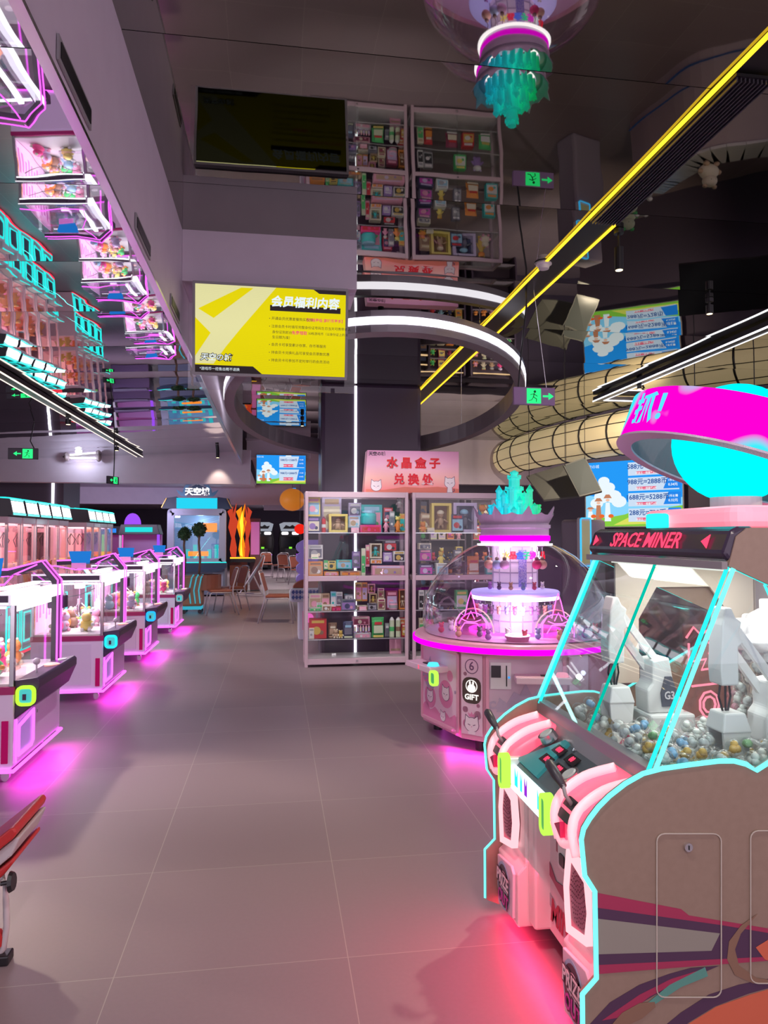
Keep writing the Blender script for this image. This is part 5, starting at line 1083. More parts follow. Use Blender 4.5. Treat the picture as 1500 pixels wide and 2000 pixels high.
# ================================================================== MAGENTA CLAW MACHINES
def claw_proto():
    t = thing('claw_machine', (0,0,0), 'x', 'claw machine', 'magenta neon claw machines beside the aisle'); w = .94; d = .86
    MB().prism([(-d,.13),(-d,.56),(0,.56),(0,.13),(-.03,.10),(-d+.03,.10)], 'y', .0, w).build('cabinet_body', LAV, t, bevel=.004)
    MB().box(-d-.004,.004,-.004,w+.004,.555,.60).build('crimson_band', CRI, t)
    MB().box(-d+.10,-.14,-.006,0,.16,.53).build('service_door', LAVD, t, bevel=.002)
    MB().box(-.085,-.035,-.010,0,.15,.40).build('crimson_strip', glow('crimson_glow', (.62,.01,.16), .55), t)
    MB().tube([(-d,-.012,.105),(.010,-.012,.105),(.010,w+.01,.105),(-d,w+.01,.105)], .012, 8).build('base_neon', MAG, t)
    for x in (-.12, -d+.12):
        for y in (.15, w-.15):
            c = MB().cyl((x,y-.015,.035),(x,y+.015,.035),.035,n=14).build('caster', CHR, t); MB().box(x-.02,x+.02,y-.02,y+.02,.06,.10).build('fork', CHAR, c)
    # glass case
    for x, y in ((-.02,.02),(-.02,w-.02),(-d+.02,.02),(-d+.02,w-.02)): MB().box(x-.018,x+.018,y-.018,y+.018,.60,1.13).build('post', CHR, t, bevel=.003)
    MB().box(-d+.03,-.03,.010,.014,.61,1.08).build('side_glass', GLS, t); MB().box(-d+.03,-.03,w-.014,w-.010,.61,1.08).build('side_glass', GLS, t)
    MB().box(-.012,-.008,.03,w-.03,.61,1.08).build('front_glass', GLS, t)
    MB().box(-d+.03,-.02,.02,w-.02,.60,.615).build('prize_floor', WPL, t)
    bk = MB().box(-d+.005,-d+.02,.04,w-.04,.61,1.08).build('back_panel', mat('pink_print_panel', (.93,.62,.86), .4, emit=(1,.60,.98), es=.75), t)  # emission on panel and printed shapes stands in for the glow inside the case
    b = MB()
    for k in range(9): b.box(-d+.02,-d+.023,.10+.09*k,.14+.09*k,.72+.03*(k % 3),.98-.04*(k % 2))
    b.build('printed_shapes', mat('pink_print_shapes', (.80,.30,.70), .4, emit=(1,.25,.8), es=.35), bk)
    MB().box(-.20,-.03,.05,.28,.615,.68).build('prize_chute', ACR, t)
    MB().box(-d+.02,-.02,.02,w-.02,1.080,1.084).build('inner_ceiling', ACR, t)
    for y in (.06, w-.06): MB().box(-d+.08,-.10,y-.012,y+.012,1.062,1.075).build('inner_light', WHT, t)
    MB().box(-.06,-.03,.05,w-.05,1.04,1.07).build('inner_light', WHT, t)
    eb = MB().box(-.10,.045,w-.085,w+.01,.985,1.075).build('end_box', DPL, t, bevel=.008); MB().lathe([(.055,0),(.05,.035),(.03,.055),(0,.06)], (-.03,w-.04,1.075), 14).build('end_dome', mat('violet_dome', (.5,.15,.5), .2, emit=(.8,.1,.8), es=.5), eb)
    # crane
    cr = MB().box(-.5,-.40,.40,.52,1.00,1.06).build('crane_carriage', WPL, t, bevel=.006)
    MB().tube([(-.45,.46,1.0),(-.45,.46,.90)], .008, 6).build('crane_cord', CHR, cr); MB().cyl((-.45,.46,.90),(-.45,.46,.85),.028,n=12).build('crane_head', CHR, cr)
    for k in range(3):
        a = 2.1*k; MB().tube([(-.45+.02*math.cos(a),.46+.02*math.sin(a),.86),(-.45+.075*math.cos(a),.46+.075*math.sin(a),.82),(-.45+.06*math.cos(a),.46+.06*math.sin(a),.76),(-.45+.02*math.cos(a),.46+.02*math.sin(a),.73)], .006, 6).build('claw_finger', CHR, cr)
    MB().tube([(-d+.1,.05,1.03),(-.6,.06,.97),(-.45,.06,.95),(-.3,.06,.97),(-.12,.05,1.03)], .004, 6).build('cable', GRYP, t)
    # light boxes at the top
    MB().box(-.03,.03,.0,w-.10,1.085,1.165).build('front_light_box', WHT1, t, bevel=.004)
    MB().box(-d,-.03,-.010,.02,1.085,1.165).build('side_light_box', CHR, t); MB().box(-d+.02,-.05,-.014,-.008,1.105,1.145).build('side_window', DPL, t); MB().box(-d+.02,-.05,-.016,-.010,1.092,1.102).build('side_light', WHT, t)
    MB().box(-d,-.03,-.014,.0,1.150,1.160).build('side_light', WHT1, t)
    MB().prism([(-d,1.165),(.02,1.165),(-.10,1.255),(-d,1.23)], 'y', .03, w-.12).build('roof_glass', pane('roof_acrylic', (.9,.86,.92)), t)
    MB().box(-.17,-.12,.10,w-.2,1.17,1.19).build('roof_light', WHT, t)
    # tall arch with double neon at the far side
    arc = [(.028,.62),(.028,1.19),(-.11,1.325),(-.42,1.265),(-d,1.255)]
    ins = [(-.012,.62),(-.012,1.175),(-.115,1.275),(-.42,1.225),(-d,1.215)]
    MB().prism(arc+ins[::-1], 'y', w-.20, w-.11).build('arch', CHAR, t)
    for y in (w-.204, w-.112): MB().tube([(x+.004,y,z+.004) for x, z in arc], .0062, 8).build('arch_neon', MAG, t)
    MB().tube([(-.10,.03,1.21),(-.14,.25,1.25),(-.25,.45,1.24),(-.12,w-.1,1.325)], .0055, 8).build('roof_neon', MAG, t)
    MB().tube([(-d,.03,1.21),(-.60,.03,1.235),(-.35,.03,1.20),(-.10,.03,1.21)], .0055, 8).build('roof_neon', MAG, t)
    # blue badge on the roof
    bb = MB().hexa([(-.5,.30,1.25),(-.30,.30,1.25),(-.30,.38,1.25),(-.5,.38,1.25),(-.54,.30,1.36),(-.28,.30,1.36),(-.28,.38,1.36),(-.54,.38,1.36)]).build('roof_badge', glow('badge_blue', (.02,.22,.75), .9), t)
    MB().bar((-.42,.34,1.18),(-.42,.34,1.25),.03).build('badge_stand', MAG, t)
    MB().box(-.50,-.32,.292,.30,1.20,1.25).build('badge_plate', mat('badge_pink', (.8,.4,.7), .4, emit=(1,.2,.7), es=.5), t)
    # console, coin slot, joystick, prize door
    MB().prism([(-.0,.635),(.125,.650),(.140,.635),(.140,.590),(.09,.47),(0,.40)], 'y', .02, w-.10).build('console', DPL, t, bevel=.006)
    c = MB().frame(rrect(.012,.122,.485,.605,.035), .018, 'y', -.004, .022).build('coin_slot_ring', glow('ring_teal', (.02,.75,.85), 1.4), t)
    MB().prism(rrect(.026,.108,.50,.59,.025), 'y', .006, .022).build('coin_slot_face', mat('teal_face', (.08,.45,.5), .3, emit=(.05,.6,.6), es=.6), c)
    MB().box(.05,.07,.0,.007,.52,.555).build('coin_slot', DPL, c)
    j = MB().cyl((.06,.22,.64),(.06,.22,.70),.006,n=8).build('joystick', CHR, t); MB().ball((.06,.22,.715), .022, 12).build('ball_grip', mat('grip_lilac', (.72,.6,.72), .3), j, smooth=True)
    MB().lathe([(.0,.0),(.045,.0),(.05,.012),(.03,.02),(.0,.024)], (.075,.48,.64), 18).build('push_button', mat('button_peach', (.95,.6,.5), .3, emit=(1,.4,.3), es=.4), t)
    MB().lathe([(.0,.0),(.03,.0),(.03,.012),(.0,.016)], (.08,.70,.64), 14).build('push_button', WPL, t)
    dq = [(.06,.17),(.30,.17),(.34,.20),(.34,.40),(.06,.36)]
    p = MB().prism(dq, 'x', 0, .008).build('prize_door', mat('door_lilac', (.55,.42,.75), .3, emit=(.5,.2,.9), es=.3), t)
    MB().frame(dq, .018, 'x', .006, .018).build('door_neon', MAG, p); MB().tube([(.008,.035,.14),(.008,.035,.40)], .006, 6).build('door_neon', MAG, p)
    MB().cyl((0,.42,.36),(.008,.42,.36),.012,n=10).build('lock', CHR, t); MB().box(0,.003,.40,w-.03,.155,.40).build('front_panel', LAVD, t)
    for o_ in t.children_recursive:               # the case is .62 m deep; the console keeps its size
        for v_ in o_.data.vertices:
            if v_.co.x < 0: v_.co.x *= .72
    return t
cl0 = claw_proto()
MXY = [(4.60,'nearest magenta-neon claw machine, with lime coin slot ring, at the picture\'s edge'),(6.84,'second magenta-neon claw machine along the aisle, full of fruit-coloured plush toys'),(8.94,'third magenta-neon claw machine along the aisle, with blue ring'),(11.50,'farthest magenta-neon claw machine of the row, beside the striped planter')]
claws = []
for k, (y, lab) in enumerate(MXY):
    if k == 0: c = cl0; c.location = (-1.55,y,0); c['label'] = lab
    else: c = clone(cl0, (-1.55,y,0), lab)
    claws.append(c)
    # inner lamp of the machine, and an added underglow boosting the neon on the floor
    o_ = lamp('claw_added_underglow', 'AREA', (-1.49, y+.47, .097), 3.6, (1,.03,.80), None, .22, .94); o_.rotation_euler = (0, math.radians(-12), 0)
    lamp('claw_inner_lamp', 'AREA', (-1.86, y+.47, 1.055), 8, (1,.82,1), (-1.86,y+.47,0), .4, .5)
# ring colours differ from machine to machine
def recolour(root, part, m):
    for ch in root.children_recursive:
        if ch.name.split('.')[0] == part: ch.data = ch.data.copy(); ch.data.materials.clear(); ch.data.materials.append(m)
recolour(cl0, 'coin_slot_ring', glow('ring_lime', (.50,.95,.05), 1.3)); recolour(claws[2], 'coin_slot_ring', glow('ring_azure', (.02,.45,1), 1.3)); recolour(claws[3], 'coin_slot_ring', mat('ring_off', (.6,.55,.6), .3))
# plush toys in the claw machines
pls = {}
PT = [('green','orange','olive and orange'),('hot','pale','raspberry pink'),('orange','cream','peach'),('yellow','white','yellow'),('sky','white','pale blue'),('pink','white','rose'),('lilac','pink','lilac'),('brown','pink','brown')]
POS = [(-.30,.20),(-.34,.42),(-.28,.66),(-.55,.30),(-.58,.58),(-.52,.78),(-.72,.20),(-.74,.46),(-.72,.70)]
for k, (my, _) in enumerate(MXY):
    where = ('nearest','second','third','farthest')[k]
    for i, (x, y) in enumerate(POS):
        ci = (i+3*k) % 8; a, b_, nm = PT[ci]; lab = f'{nm} plush toy inside the {where} magenta claw machine'; g = f'{nm} plush toys in the {where} magenta claw machine'
        loc = (-1.55+x*.68, my+y, .616)
        if ci not in pls: pls[ci] = goods('plush', *loc, .15, .2, .10, (a,b_), 'plush_toy', lab, 'plush toy', g); pls[ci].rotation_euler = (0,0,.6*i)
        else: clone(pls[ci], loc, lab, .7*i, g)

# ================================================================== TOWER MACHINES WITH CYAN MARQUEES
def tower_proto():
    t = thing('tower_prize_machine', (0,0,0), 'x', 'arcade machine'); w = .47; d = .6
    PK = mat('tower_pink', (.93,.64,.70), .4); 
    MB().box(-d,0,.01,w-.01,.03,.82).build('cabinet_body', PK, t, bevel=.01); MB().box(0,.10,.06,w-.06,.70,.80).build('console', WPL, t, bevel=.01)
    pd = MB().box(0,.006,.12,w-.12,.2,.5).build('prize_door', DPL, t); MB().frame([(.09,.17),(w-.09,.17),(w-.09,.55),(.09,.55)], .02, 'x', 0, .014).build('door_neon', CYN, pd)
    MB().tube([(.004,.015,.08),(.004,w-.015,.08),(.004,w-.015,.66),(.004,.015,.66)], .011, 6, closed=True).build('front_neon', CYN, t); MB().tube([(.10,.05,.80),(.10,w-.05,.80)], .010, 6).build('console_neon', CYN, t)
    MB().box(.0,.012,0,w,.035,.06).build('red_base_light', glow('base_red', (1,.03,.08), 1.6), t)
    for y in (.02, w-.02):
        for x in (-.015, -d+.015): MB().box(x-.015,x+.015,y-.015,y+.015,.82,1.68).build('post', PK, t)
    MB().box(-.012,-.008,.03,w-.03,.83,1.66).build('front_glass', pane('rosy_glass', (1,.90,.92)), t); MB().box(-d+.03,-.03,.008,.012,.83,1.66).build('side_glass', pane('rosy_glass', (1,.9,.92)), t)
    MB().box(-d,-d+.02,.02,w-.02,.82,1.66).build('back_panel', mat('tower_back', (.94,.78,.76), .4, emit=(1,.66,.58), es=.55), t)  # emission brightens this panel, which is no lamp itself
    MB().box(-d,.01,.0,w,1.66,1.74).build('neck', PK, t, bevel=.008); MB().box(-d+.05,-.05,.05,w-.05,1.645,1.658).build('inner_light', WHT1, t)
    mq_ = MB().prism([(-.30,1.74),(-.02,1.74),(.06,1.76),(.02,1.95),(-.30,1.97)], 'y', .0, w).build('marquee', CHAR, t)
    MB().hexa([(.058,.03,1.79),(.058,w-.03,1.79),(.05,w-.03,1.79),(.05,.03,1.79),(.028,.03,1.925),(.028,w-.03,1.925),(.02,w-.03,1.925),(.02,.03,1.925)]).build('marquee_light', WHT, mq_)
    MB().box(.035,.064,.02,w-.02,1.758,1.783).build('marquee_neon', CYNW, mq_); MB().box(.0,.028,.02,w-.02,1.932,1.955).build('marquee_neon', CYNW, mq_)
    MB().tube([(-.29,.02,1.975),(.0,.02,1.96),(.0,w-.02,1.96),(-.29,w-.02,1.975)], .010, 6, closed=True).build('roof_neon', CYN, mq_); MB().tube([(-.22,.12,1.98),(-.07,.12,1.97),(-.07,w-.12,1.97),(-.22,w-.12,1.98)], .008, 6, closed=True).build('roof_neon', CYN, mq_)
    MB().box(-d,-.30,.04,w-.04,1.74,1.76).build('roof_red_strip', glow('roof_red', (1,.05,.08), 1.0), t)
    cr = MB().box(-.35,-.25,.18,.28,1.56,1.62).build('crane_carriage', CHR, t)
    for k in (0,1,2): a = 2.1*k; MB().tube([(-.30,.23,1.55),(-.30+.07*math.cos(a),.23+.07*math.sin(a),1.45),(-.30+.03*math.cos(a),.23+.03*math.sin(a),1.36)], .006, 6).build('claw_finger', CHAR, cr)
    return t
tw0 = tower_proto(); TY = [9.05,9.56,10.07,10.58,11.08,12.6,13.1,13.6,14.1]
NTH = ['first','second','third','fourth','last']
for k, y in enumerate(TY):
    g = 'near group' if k < 5 else 'far group'; n_ = NTH[k] if k < 5 else NTH[k-5] if k < 8 else 'last'
    lab = f'pink tower prize machine with cyan marquee, {n_} from the left in the {g}'
    if k == 0: tw = tw0; tw.location = (-3.15,y,0); tw['label'] = lab
    else: tw = clone(tw0, (-3.15,y,0), lab)
    tw['group'] = 'pink tower machines with cyan marquees'
    a, nm = (('orange','orange'),('gold','golden'),('yellow','yellow'))[k % 3]
    for j, (hx, hz) in enumerate(((-.2,.83),(-.36,.83))):
        goods('fig', -3.15+hx, y+.16+.14*j, hz, .16, .36, .1, (a,a,'cream'), 'plush_toy', f'tall {nm} plush toy {"in front" if j == 0 else "at the back"} in the {n_} tower machine of the {g}', 'plush toy')
lamp('tower_base_lamp', 'AREA', (-3.1,10.2,.5), 14, (.1,1,.9), (-2.4,10.2,0), .2, 2.4); lamp('tower_row_lamp', 'AREA', (-2.95,10.2,1.85), 10, (.5,1,1), (-2.4,10.2,0), .2, 2.4); lamp('tower_row_lamp', 'AREA', (-2.95,13.4,1.85), 6, (.5,1,1), (-2.4,13.4,0), .2, 2)
lamp('tower_case_lamp', 'AREA', (-3.35,10.2,1.64), 8, (1,.7,.6), (-3.35,10.2,0), .4, 2.4)

# ================================================================== MACHINES AT THE BACK OF THE HALL
bg = thing('gate_prize_machine', (-1.98,18.5,0), 'large grey and blue prize machine with a winged emblem on top', 'arcade machine'); SLT = mat('slate_blue_metal', (.22,.25,.36), .4, .3)
MB().box(-.70,.70,0,.9,.03,.80).build('cabinet_body', SLT, bg, bevel=.02); MB().frame(rrect(-.72,.72,.78,2.20,.10), .17, 'y', -.02,.10).build('front_frame', mat('pale_slate', (.36,.37,.48), .35, .3), bg, bevel=.01)
MB().box(-.60,.60,.04,.05,.9,2.05).build('front_glass', GLS, bg); MB().box(-.65,.65,.85,.9,.8,2.2).build('back_panel', mat('blue_scene', (.10,.16,.28), .4, emit=(.1,.3,.6), es=.35), bg)
MB().tube([(-.74,-.06,.84),(.74,-.06,.84)], .022, 8).build('console_light', CYN, bg); MB().prism([(-.75,.84),(.75,.84),(.75,.72),(.55,.62),(-.55,.62),(-.75,.72)], 'y', -.15, 0).build('console', mat('deep_navy', (.03,.05,.10), .4), bg)
MB().box(-.52,.52,.0,.3,2.21,2.47).build('marquee', glow('marquee_cyan', (.02,.62,.85), 1.1), bg, bevel=.02)
MB().prism([(-.86,2.20),(-.50,2.20),(-.50,2.50),(-.78,2.46)], 'y', .0, .3).build('wing', mat('deep_navy', (.03,.05,.10), .4), bg); MB().prism([(.86,2.20),(.50,2.20),(.50,2.50),(.78,2.46)], 'y', .0, .3).build('wing', mat('deep_navy', (.03,.05,.10), .4), bg)
MB().bar((-.86,-.005,2.22),(-.74,-.005,2.46),.05,.02).bar((.74,-.005,2.46),(.86,-.005,2.22),.05,.02).build('gold_bars', mat('gold_trim', (.7,.4,.12), .3, .7), bg)
e_ = MB().prism([(.36*math.cos(a),2.58+.36*math.sin(a)) for a in [i*math.pi/16 for i in range(17)]]+[(.30*math.cos(a),2.56+.28*math.sin(a)) for a in [(16-i)*math.pi/16 for i in range(17)]], 'y', .05, .12).build('emblem_arch', mat('emblem_steel', (.14,.28,.42), .3, .5), bg)
MB().prism([(-.30,2.56),(.30,2.56),(.26,2.70),(0,2.83),(-.26,2.70)], 'y', .09, .12).build('emblem_field', mat('deep_navy', (.03,.05,.10), .4), e_)
for s_ in (-1,1): MB().prism([(s_*.30,2.58),(s_*.52,2.68),(s_*.46,2.58),(s_*.40,2.52),(s_*.25,2.50)], 'y', .06, .1).build('emblem_wing', mat('emblem_steel', (.14,.28,.42), .3, .5), e_)
MB().prism(disc(0,2.86,.06,10,.7), 'y', .03, .06).build('emblem_gem', WPL, e_)
letters('emblem_lettering', '天空城', .20, frameM((0,.03,2.62),(1,0,0),(0,0,1)), WHT1, e_, .01, .008)
b = MB(); b2 = MB()
for k in range(6): b.cyl((-.45+.18*k,.5,.8),(-.45+.18*k,.5,1.05+.12*(k % 3)),.05,n=8)
b.build('inner_towers', glow('teal_tower', (.03,.55,.6), .9), bg); b2.box(-.25,.25,.4,.5,1.0,1.12).box(.1,.45,.6,.62,1.62,1.85).build('inner_signs', ORL, bg)
MB().box(.40,.66,-.02,.0,.10,.60).build('service_door', mat('pale_slate', (.36,.37,.48), .35, .3), bg); lamp('gate_machine_lamp', 'POINT', (-1.93,19.0,1.9), 12, (.5,.8,1), size=.1)
fm = thing('flame_machine', (-1.02,19.9,0), 'arcade machine with tall orange flame-shaped side panels', 'arcade machine')
MB().box(-.32,.32,0,.7,.03,.95).build('cabinet_body', mat('ember_brown', (.20,.06,.04), .5), fm)
fm.scale = (.72,.8,1)
def flame(x, s_, m, name):
    MB().prism([(x,.8),(x-.10*s_,1.15),(x-.04*s_,1.45),(x-.16*s_,1.75),(x-.10*s_,2.0),(x-.20*s_,2.18),(x+.02*s_,2.32),(x+.0*s_,2.1),(x+.14*s_,2.42),(x+.10*s_,2.05),(x+.20*s_,1.9),(x+.08*s_,1.5),(x+.16*s_,1.2),(x+.12*s_,.8)], 'y', -.05, .0).build(name, m, fm)
flame(-.22, 1, glow('flame_red', (.75,.07,.03), .8), 'flame_panel'); flame(.10, 1, glow('flame_orange', (1,.28,.01), 1.1), 'flame_panel'); flame(.34, -.8, glow('flame_red', (.75,.07,.03), .8), 'flame_panel')
MB().prism([(.06,1.0),(.10,1.5),(.04,1.9),(.14,2.2),(.18,1.8),(.12,1.3),(.16,.95)], 'y', -.07, -.05).build('flame_core', YLW, fm)
MB().tube([(-.3,-.10,.92),(.6,-.10,.92),(.62,-.05,.90)], .02, 8).build('console_light', glow('amber_light', (1,.5,.03), 1.6), fm); MB().box(-.3,.62,-.1,.4,.80,.9).build('console', BLK, fm)
MB().box(.42,.80,.3,.8,.03,2.0).build('rear_case', mat('dusky_case', (.18,.08,.10), .4), fm); MB().box(.45,.77,.28,.3,1.0,1.9).build('rear_screen', mat('pink_scene', (.3,.1,.25), .4, emit=(.8,.2,.6), es=.4), fm)
rm = thing('racing_machine', (-.64,33.5,0), 'black racing arcade machine with green number, the one nearer the flame panels', 'arcade machine', 'black racing arcade machines by the rear wall')
MB().prism([(-.42,0),(.42,0),(.50,.6),(.55,1.3),(.48,1.75),(-.48,1.75),(-.55,1.3),(-.50,.6)], 'y', 0, .8).build('body', BLK, rm, bevel=.04)
MB().prism([(-.42,1.75),(.42,1.75),(.50,2.08),(.3,2.16),(-.3,2.16),(-.50,2.08)], 'y', -.1, .3).build('marquee', mat('pale_marquee', (.55,.6,.65), .4, emit=(.6,.7,.8), es=.35), rm)
MB().prism([(-.34,1.86),(.26,1.86),(.34,2.0),(.20,1.97),(.10,2.04),(-.02,1.96),(-.20,2.03),(-.26,1.95)], 'y', -.115, -.10).build('marquee_emblem', BLK, rm)
for s_ in (-1,1): MB().prism(rrect(s_*.24-.16,s_*.24+.16,1.58,1.72,.05), 'y', -.03, 0).build('headlight', WHT1, rm)
MB().box(-.42,.42,-.01,.0,.95,1.5).build('screen', mat('dark_screen', (.01,.02,.015), .1), rm); MB().prism([(-.05,.75),(.07,.75),(.09,1.02),(-.05,1.02)], 'y', -.03, -.01).build('number_light', glow('number_green', (.25,.9,.05), 1.2), rm)
MB().tube([(-.45,-.02,.66),(-.15,-.04,.70),(.15,-.04,.70),(.45,-.02,.66)], .018, 6).build('violet_line', glow('violet_line', (.55,.05,1), 1.5), rm); MB().box(-.12,.12,-.04,-.02,.55,.60).build('blue_lamp', BLUL, rm)
MB().box(-.26,.26,-.75,-.30,.10,.38).box(-.26,.26,-.85,-.70,.3,.95).build('seat', CHAR, rm, bevel=.03)
clone(rm, (.63,33.5,0), 'black racing arcade machine with green number, the one nearer the glass cabinet')
for k, (x,y,w,h,m1,m2,lab) in enumerate((
 (-5.35,16.9,.8,1.9,'violet','pink','dark arcade machine with pink glowing half disc behind the tower machines'),(-4.35,17.5,.7,1.8,'white','lime','black arcade machine with white lettering and a white column'),
 (-3.35,18.4,.9,1.8,'teal','violet','arcade machine with teal lettered sign left of the big grey machine'),(-6.6,19.8,1.0,1.9,'orange','white','arcade machine with orange light far behind the tower machines'),
 (-4.9,21.5,1.0,1.8,'blue','pink','blue glowing arcade machine at the back of the hall'),(-2.9,23.5,1.0,1.9,'violet','teal','violet glowing arcade machine behind the big grey machine'),(-6.2,24.5,1.2,2.0,'pink','orange','wide pink glowing arcade machine at the back'))):
    cc = dict(violet=(.35,.08,.9),pink=(1,.08,.6),white=(1,.95,1),lime=(.3,.9,.2),teal=(.02,.7,.7),orange=(1,.3,.02),blue=(.03,.25,1))
    t = thing('arcade_machine', (x,y,0), lab, 'arcade machine'); g1, g2 = glow('lit_'+m1, cc[m1], 1.1), glow('lit_'+m2, cc[m2], 1.1)
    MB().box(-w/2,w/2,0,.7,.03,.85).build('cabinet_body', mat('machine_plum', (.14,.09,.18), .4), t, bevel=.02); MB().box(-w/2,w/2,.5,.7,.85,h-.25).build('back_panel', mat('machine_dusk', (.25,.2,.35), .4, emit=cc[m2], es=.12), t)
    for s_ in (-1,1): MB().box(s_*w/2-.03,s_*w/2+.03,.02,.08,.85,h-.25).build('light_column', g2 if s_ > 0 else WPL, t)
    MB().prism([(-w/2-.05,h-.25),(w/2+.05,h-.25),(w/2-.02,h),(-w/2+.02,h)], 'y', -.05, .5).build('marquee', CHAR, t, bevel=.01)
    MB().box(-w*.36,w*.36,-.06,-.05,h-.19,h-.07).build('marquee_light', g1, t); MB().prism([(.2*math.cos(a)-w*.2,h+.28*math.sin(a)) for a in [i*math.pi/10 for i in range(11)]], 'y', .1, .14).build('topper', g2, t)
    MB().box(-w/2+.05,w/2-.05,-.15,0,.74,.84).build('console', mat('machine_console', (.2,.18,.25), .4), t)
lamp('rear_fill_lamp', 'AREA', (-4.2,16.2,2.2), 70, (.8,.7,1), (-4.2,18.5,.8), 3, .4)  # added fill light for the dim area around the rear machines
# bright light strips over the racing machines
for k, (x,y,lab) in enumerate(((-.95,27.5,'long white ceiling tube light over the far aisle, the one nearer the flame machine'),(.5,27.5,'long white ceiling tube light over the far aisle, the one nearer the glass cabinet'),(-4.3,24.9,'white ceiling tube light above the far machines at the dark pillar'))):
    t = thing('tube_light', (x,y,2.78), lab, 'ceiling light'); MB().box(-.62,.62,-.05,.05,.0,.05).build('housing', GRYP, t); MB().box(-.6,.6,-.03,.03,-.04,.0).build('tube', WHT, t); lamp('tube_lamp', 'AREA', (x,y,2.72), 30, (1,.97,.95), (x,y,0), 1.2, .2)
    MB().cyl((0,0,.05),(0,0,HC-2.81 if x > -2 else .08),.01,n=6).build('hanger', CHR, t)
# ================================================================== CHAIRS, TABLE, PLANTER, KIOSK
CF = mat('pale_tube_metal', (.62,.57,.62), .35, .3)
def chair_proto():
    t = thing('chair', (0,0,0), 'x', 'chair'); 
    MB().box(-.21,.21,-.21,.21,.44,.485).build('seat', BRN, t, bevel=.018)
    MB().hexa([(-.19,.215,.55),(.19,.215,.55),(.19,.240,.55),(-.19,.240,.55),(-.18,.30,.86),(.18,.30,.86),(.18,.325,.86),(-.18,.325,.86)]).build('backrest', BRN, t, bevel=.012)
    for s_ in (-1,1):
        MB().tube([(s_*.20,-.27,.0),(s_*.20,-.20,.40),(s_*.20,-.17,.435),(s_*.20,.0,.43),(s_*.20,.2,.43)], .0125, 8).build('leg', CF, t, smooth=True)
        MB().tube([(s_*.20,.34,.0),(s_*.20,.22,.42),(s_*.20,.23,.55),(s_*.20,.31,.84),(s_*.15,.335,.89),(0,.34,.90)], .0125, 8).build('leg', CF, t, smooth=True)
    b = MB()
    for k in range(4): b.box(-.15+.1*k-.012,-.15+.1*k+.012,.243,.25,.56,.84)
    return t
ch0 = chair_proto()
CHS = [(-1.08,14.2,-1.35,'pale framed chair with brown seat beside the striped planter, seen from the side'),(.05,12.75,1.45,'pale framed chair with brown seat alone in the aisle, left of the display cabinet'),
 (-.92,14.9,-1.1,'pale framed chair half hidden behind the one beside the planter'),(-.72,22.6,-1.2,'pale framed chair with reddish seat below the flame machine'),(-.35,27.2,.1,'small far chair in front of the racing machines'),
 (.35,24.5,.5,'reddish chair in the far aisle behind the lone chair'),(.75,22.6,.7,'reddish chair beyond the lone chair, close to the cabinet'),(.15,26.5,-.4,'chair farthest down the aisle, below the second racing machine')]
for k, (x,y,r,lab) in enumerate(CHS):
    if k == 0: ch0.location = (x,y,0); ch0.rotation_euler = (0,0,r); ch0['label'] = lab; ch0['group'] = 'brown seated chairs down the aisle'
    else: clone(ch0, (x,y,0), lab, r, 'brown seated chairs down the aisle')
tb = thing('folding_table', (-.62,18.4,0), 'grey folding table with crossed legs between the chairs and the flame machine', 'table')
MB().hexa([(-.02,-.3,.35),(.32,-.3,1.02),(.32,.3,1.02),(-.02,.3,.35),(-.05,-.3,.37),(.29,-.3,1.04),(.29,.3,1.04),(-.05,.3,.37)]).build('tabletop', mat('table_grey', (.30,.32,.38), .4), tb)
MB().tube([(.35,-.28,.03),(-.35,-.28,.06)], .018, 8).build('foot_bar', CF, tb); MB().tube([(.35,.28,.03),(-.35,.28,.06)], .018, 8).build('foot_bar', CF, tb)
MB().tube([(.30,-.28,.04),(.05,-.28,.55)], .018, 8).build('leg', CF, tb); MB().tube([(-.30,.28,.05),(.25,.28,.9)], .018, 8).build('leg', CF, tb)
pt = thing('planter', (-1.62,14.55,0), 'brown wheeled planter with turquoise stripes beside the farthest claw machine', 'planter'); BNS = mat('planter_brown', (.45,.22,.14), .5)
MB().hexa([(-.20,-.18,.14),(.20,-.18,.14),(.20,.18,.14),(-.20,.18,.14),(-.24,-.20,.74),(.20,-.20,.74),(.20,.20,.74),(-.24,.20,.74)]).build('tub', BNS, pt, bevel=.04)
for k in range(3): MB().tube([(-.02+.09*k,-.19,.20),(-.05+.09*k,-.20,.45),(.0+.09*k,-.215,.70),(.03+.09*k,-.16,.755)], .014, 8).build('turquoise_stripe', mat('stripe_turquoise', (.12,.55,.68), .3, emit=(.05,.5,.65), es=.4), pt)
MB().box(-.20,.18,-.17,.17,.08,.14).build('chassis', glow('base_turquoise', (.05,.5,.7), .8), pt)
MB().lathe([(.22,.0),(.26,.0),(.26,.30),(.22,.30)], (.28,.05,.45), 20).build('side_bowl', mat('bowl_rust', (.38,.14,.09), .5), pt)
for x in (-.15,.15): MB().cyl((x,-.15,.04),(x,-.12,.04),.04,n=12).build('wheel', CHAR, pt); MB().cyl((x,.12,.04),(x,.15,.04),.04,n=12).build('wheel', CHAR, pt)
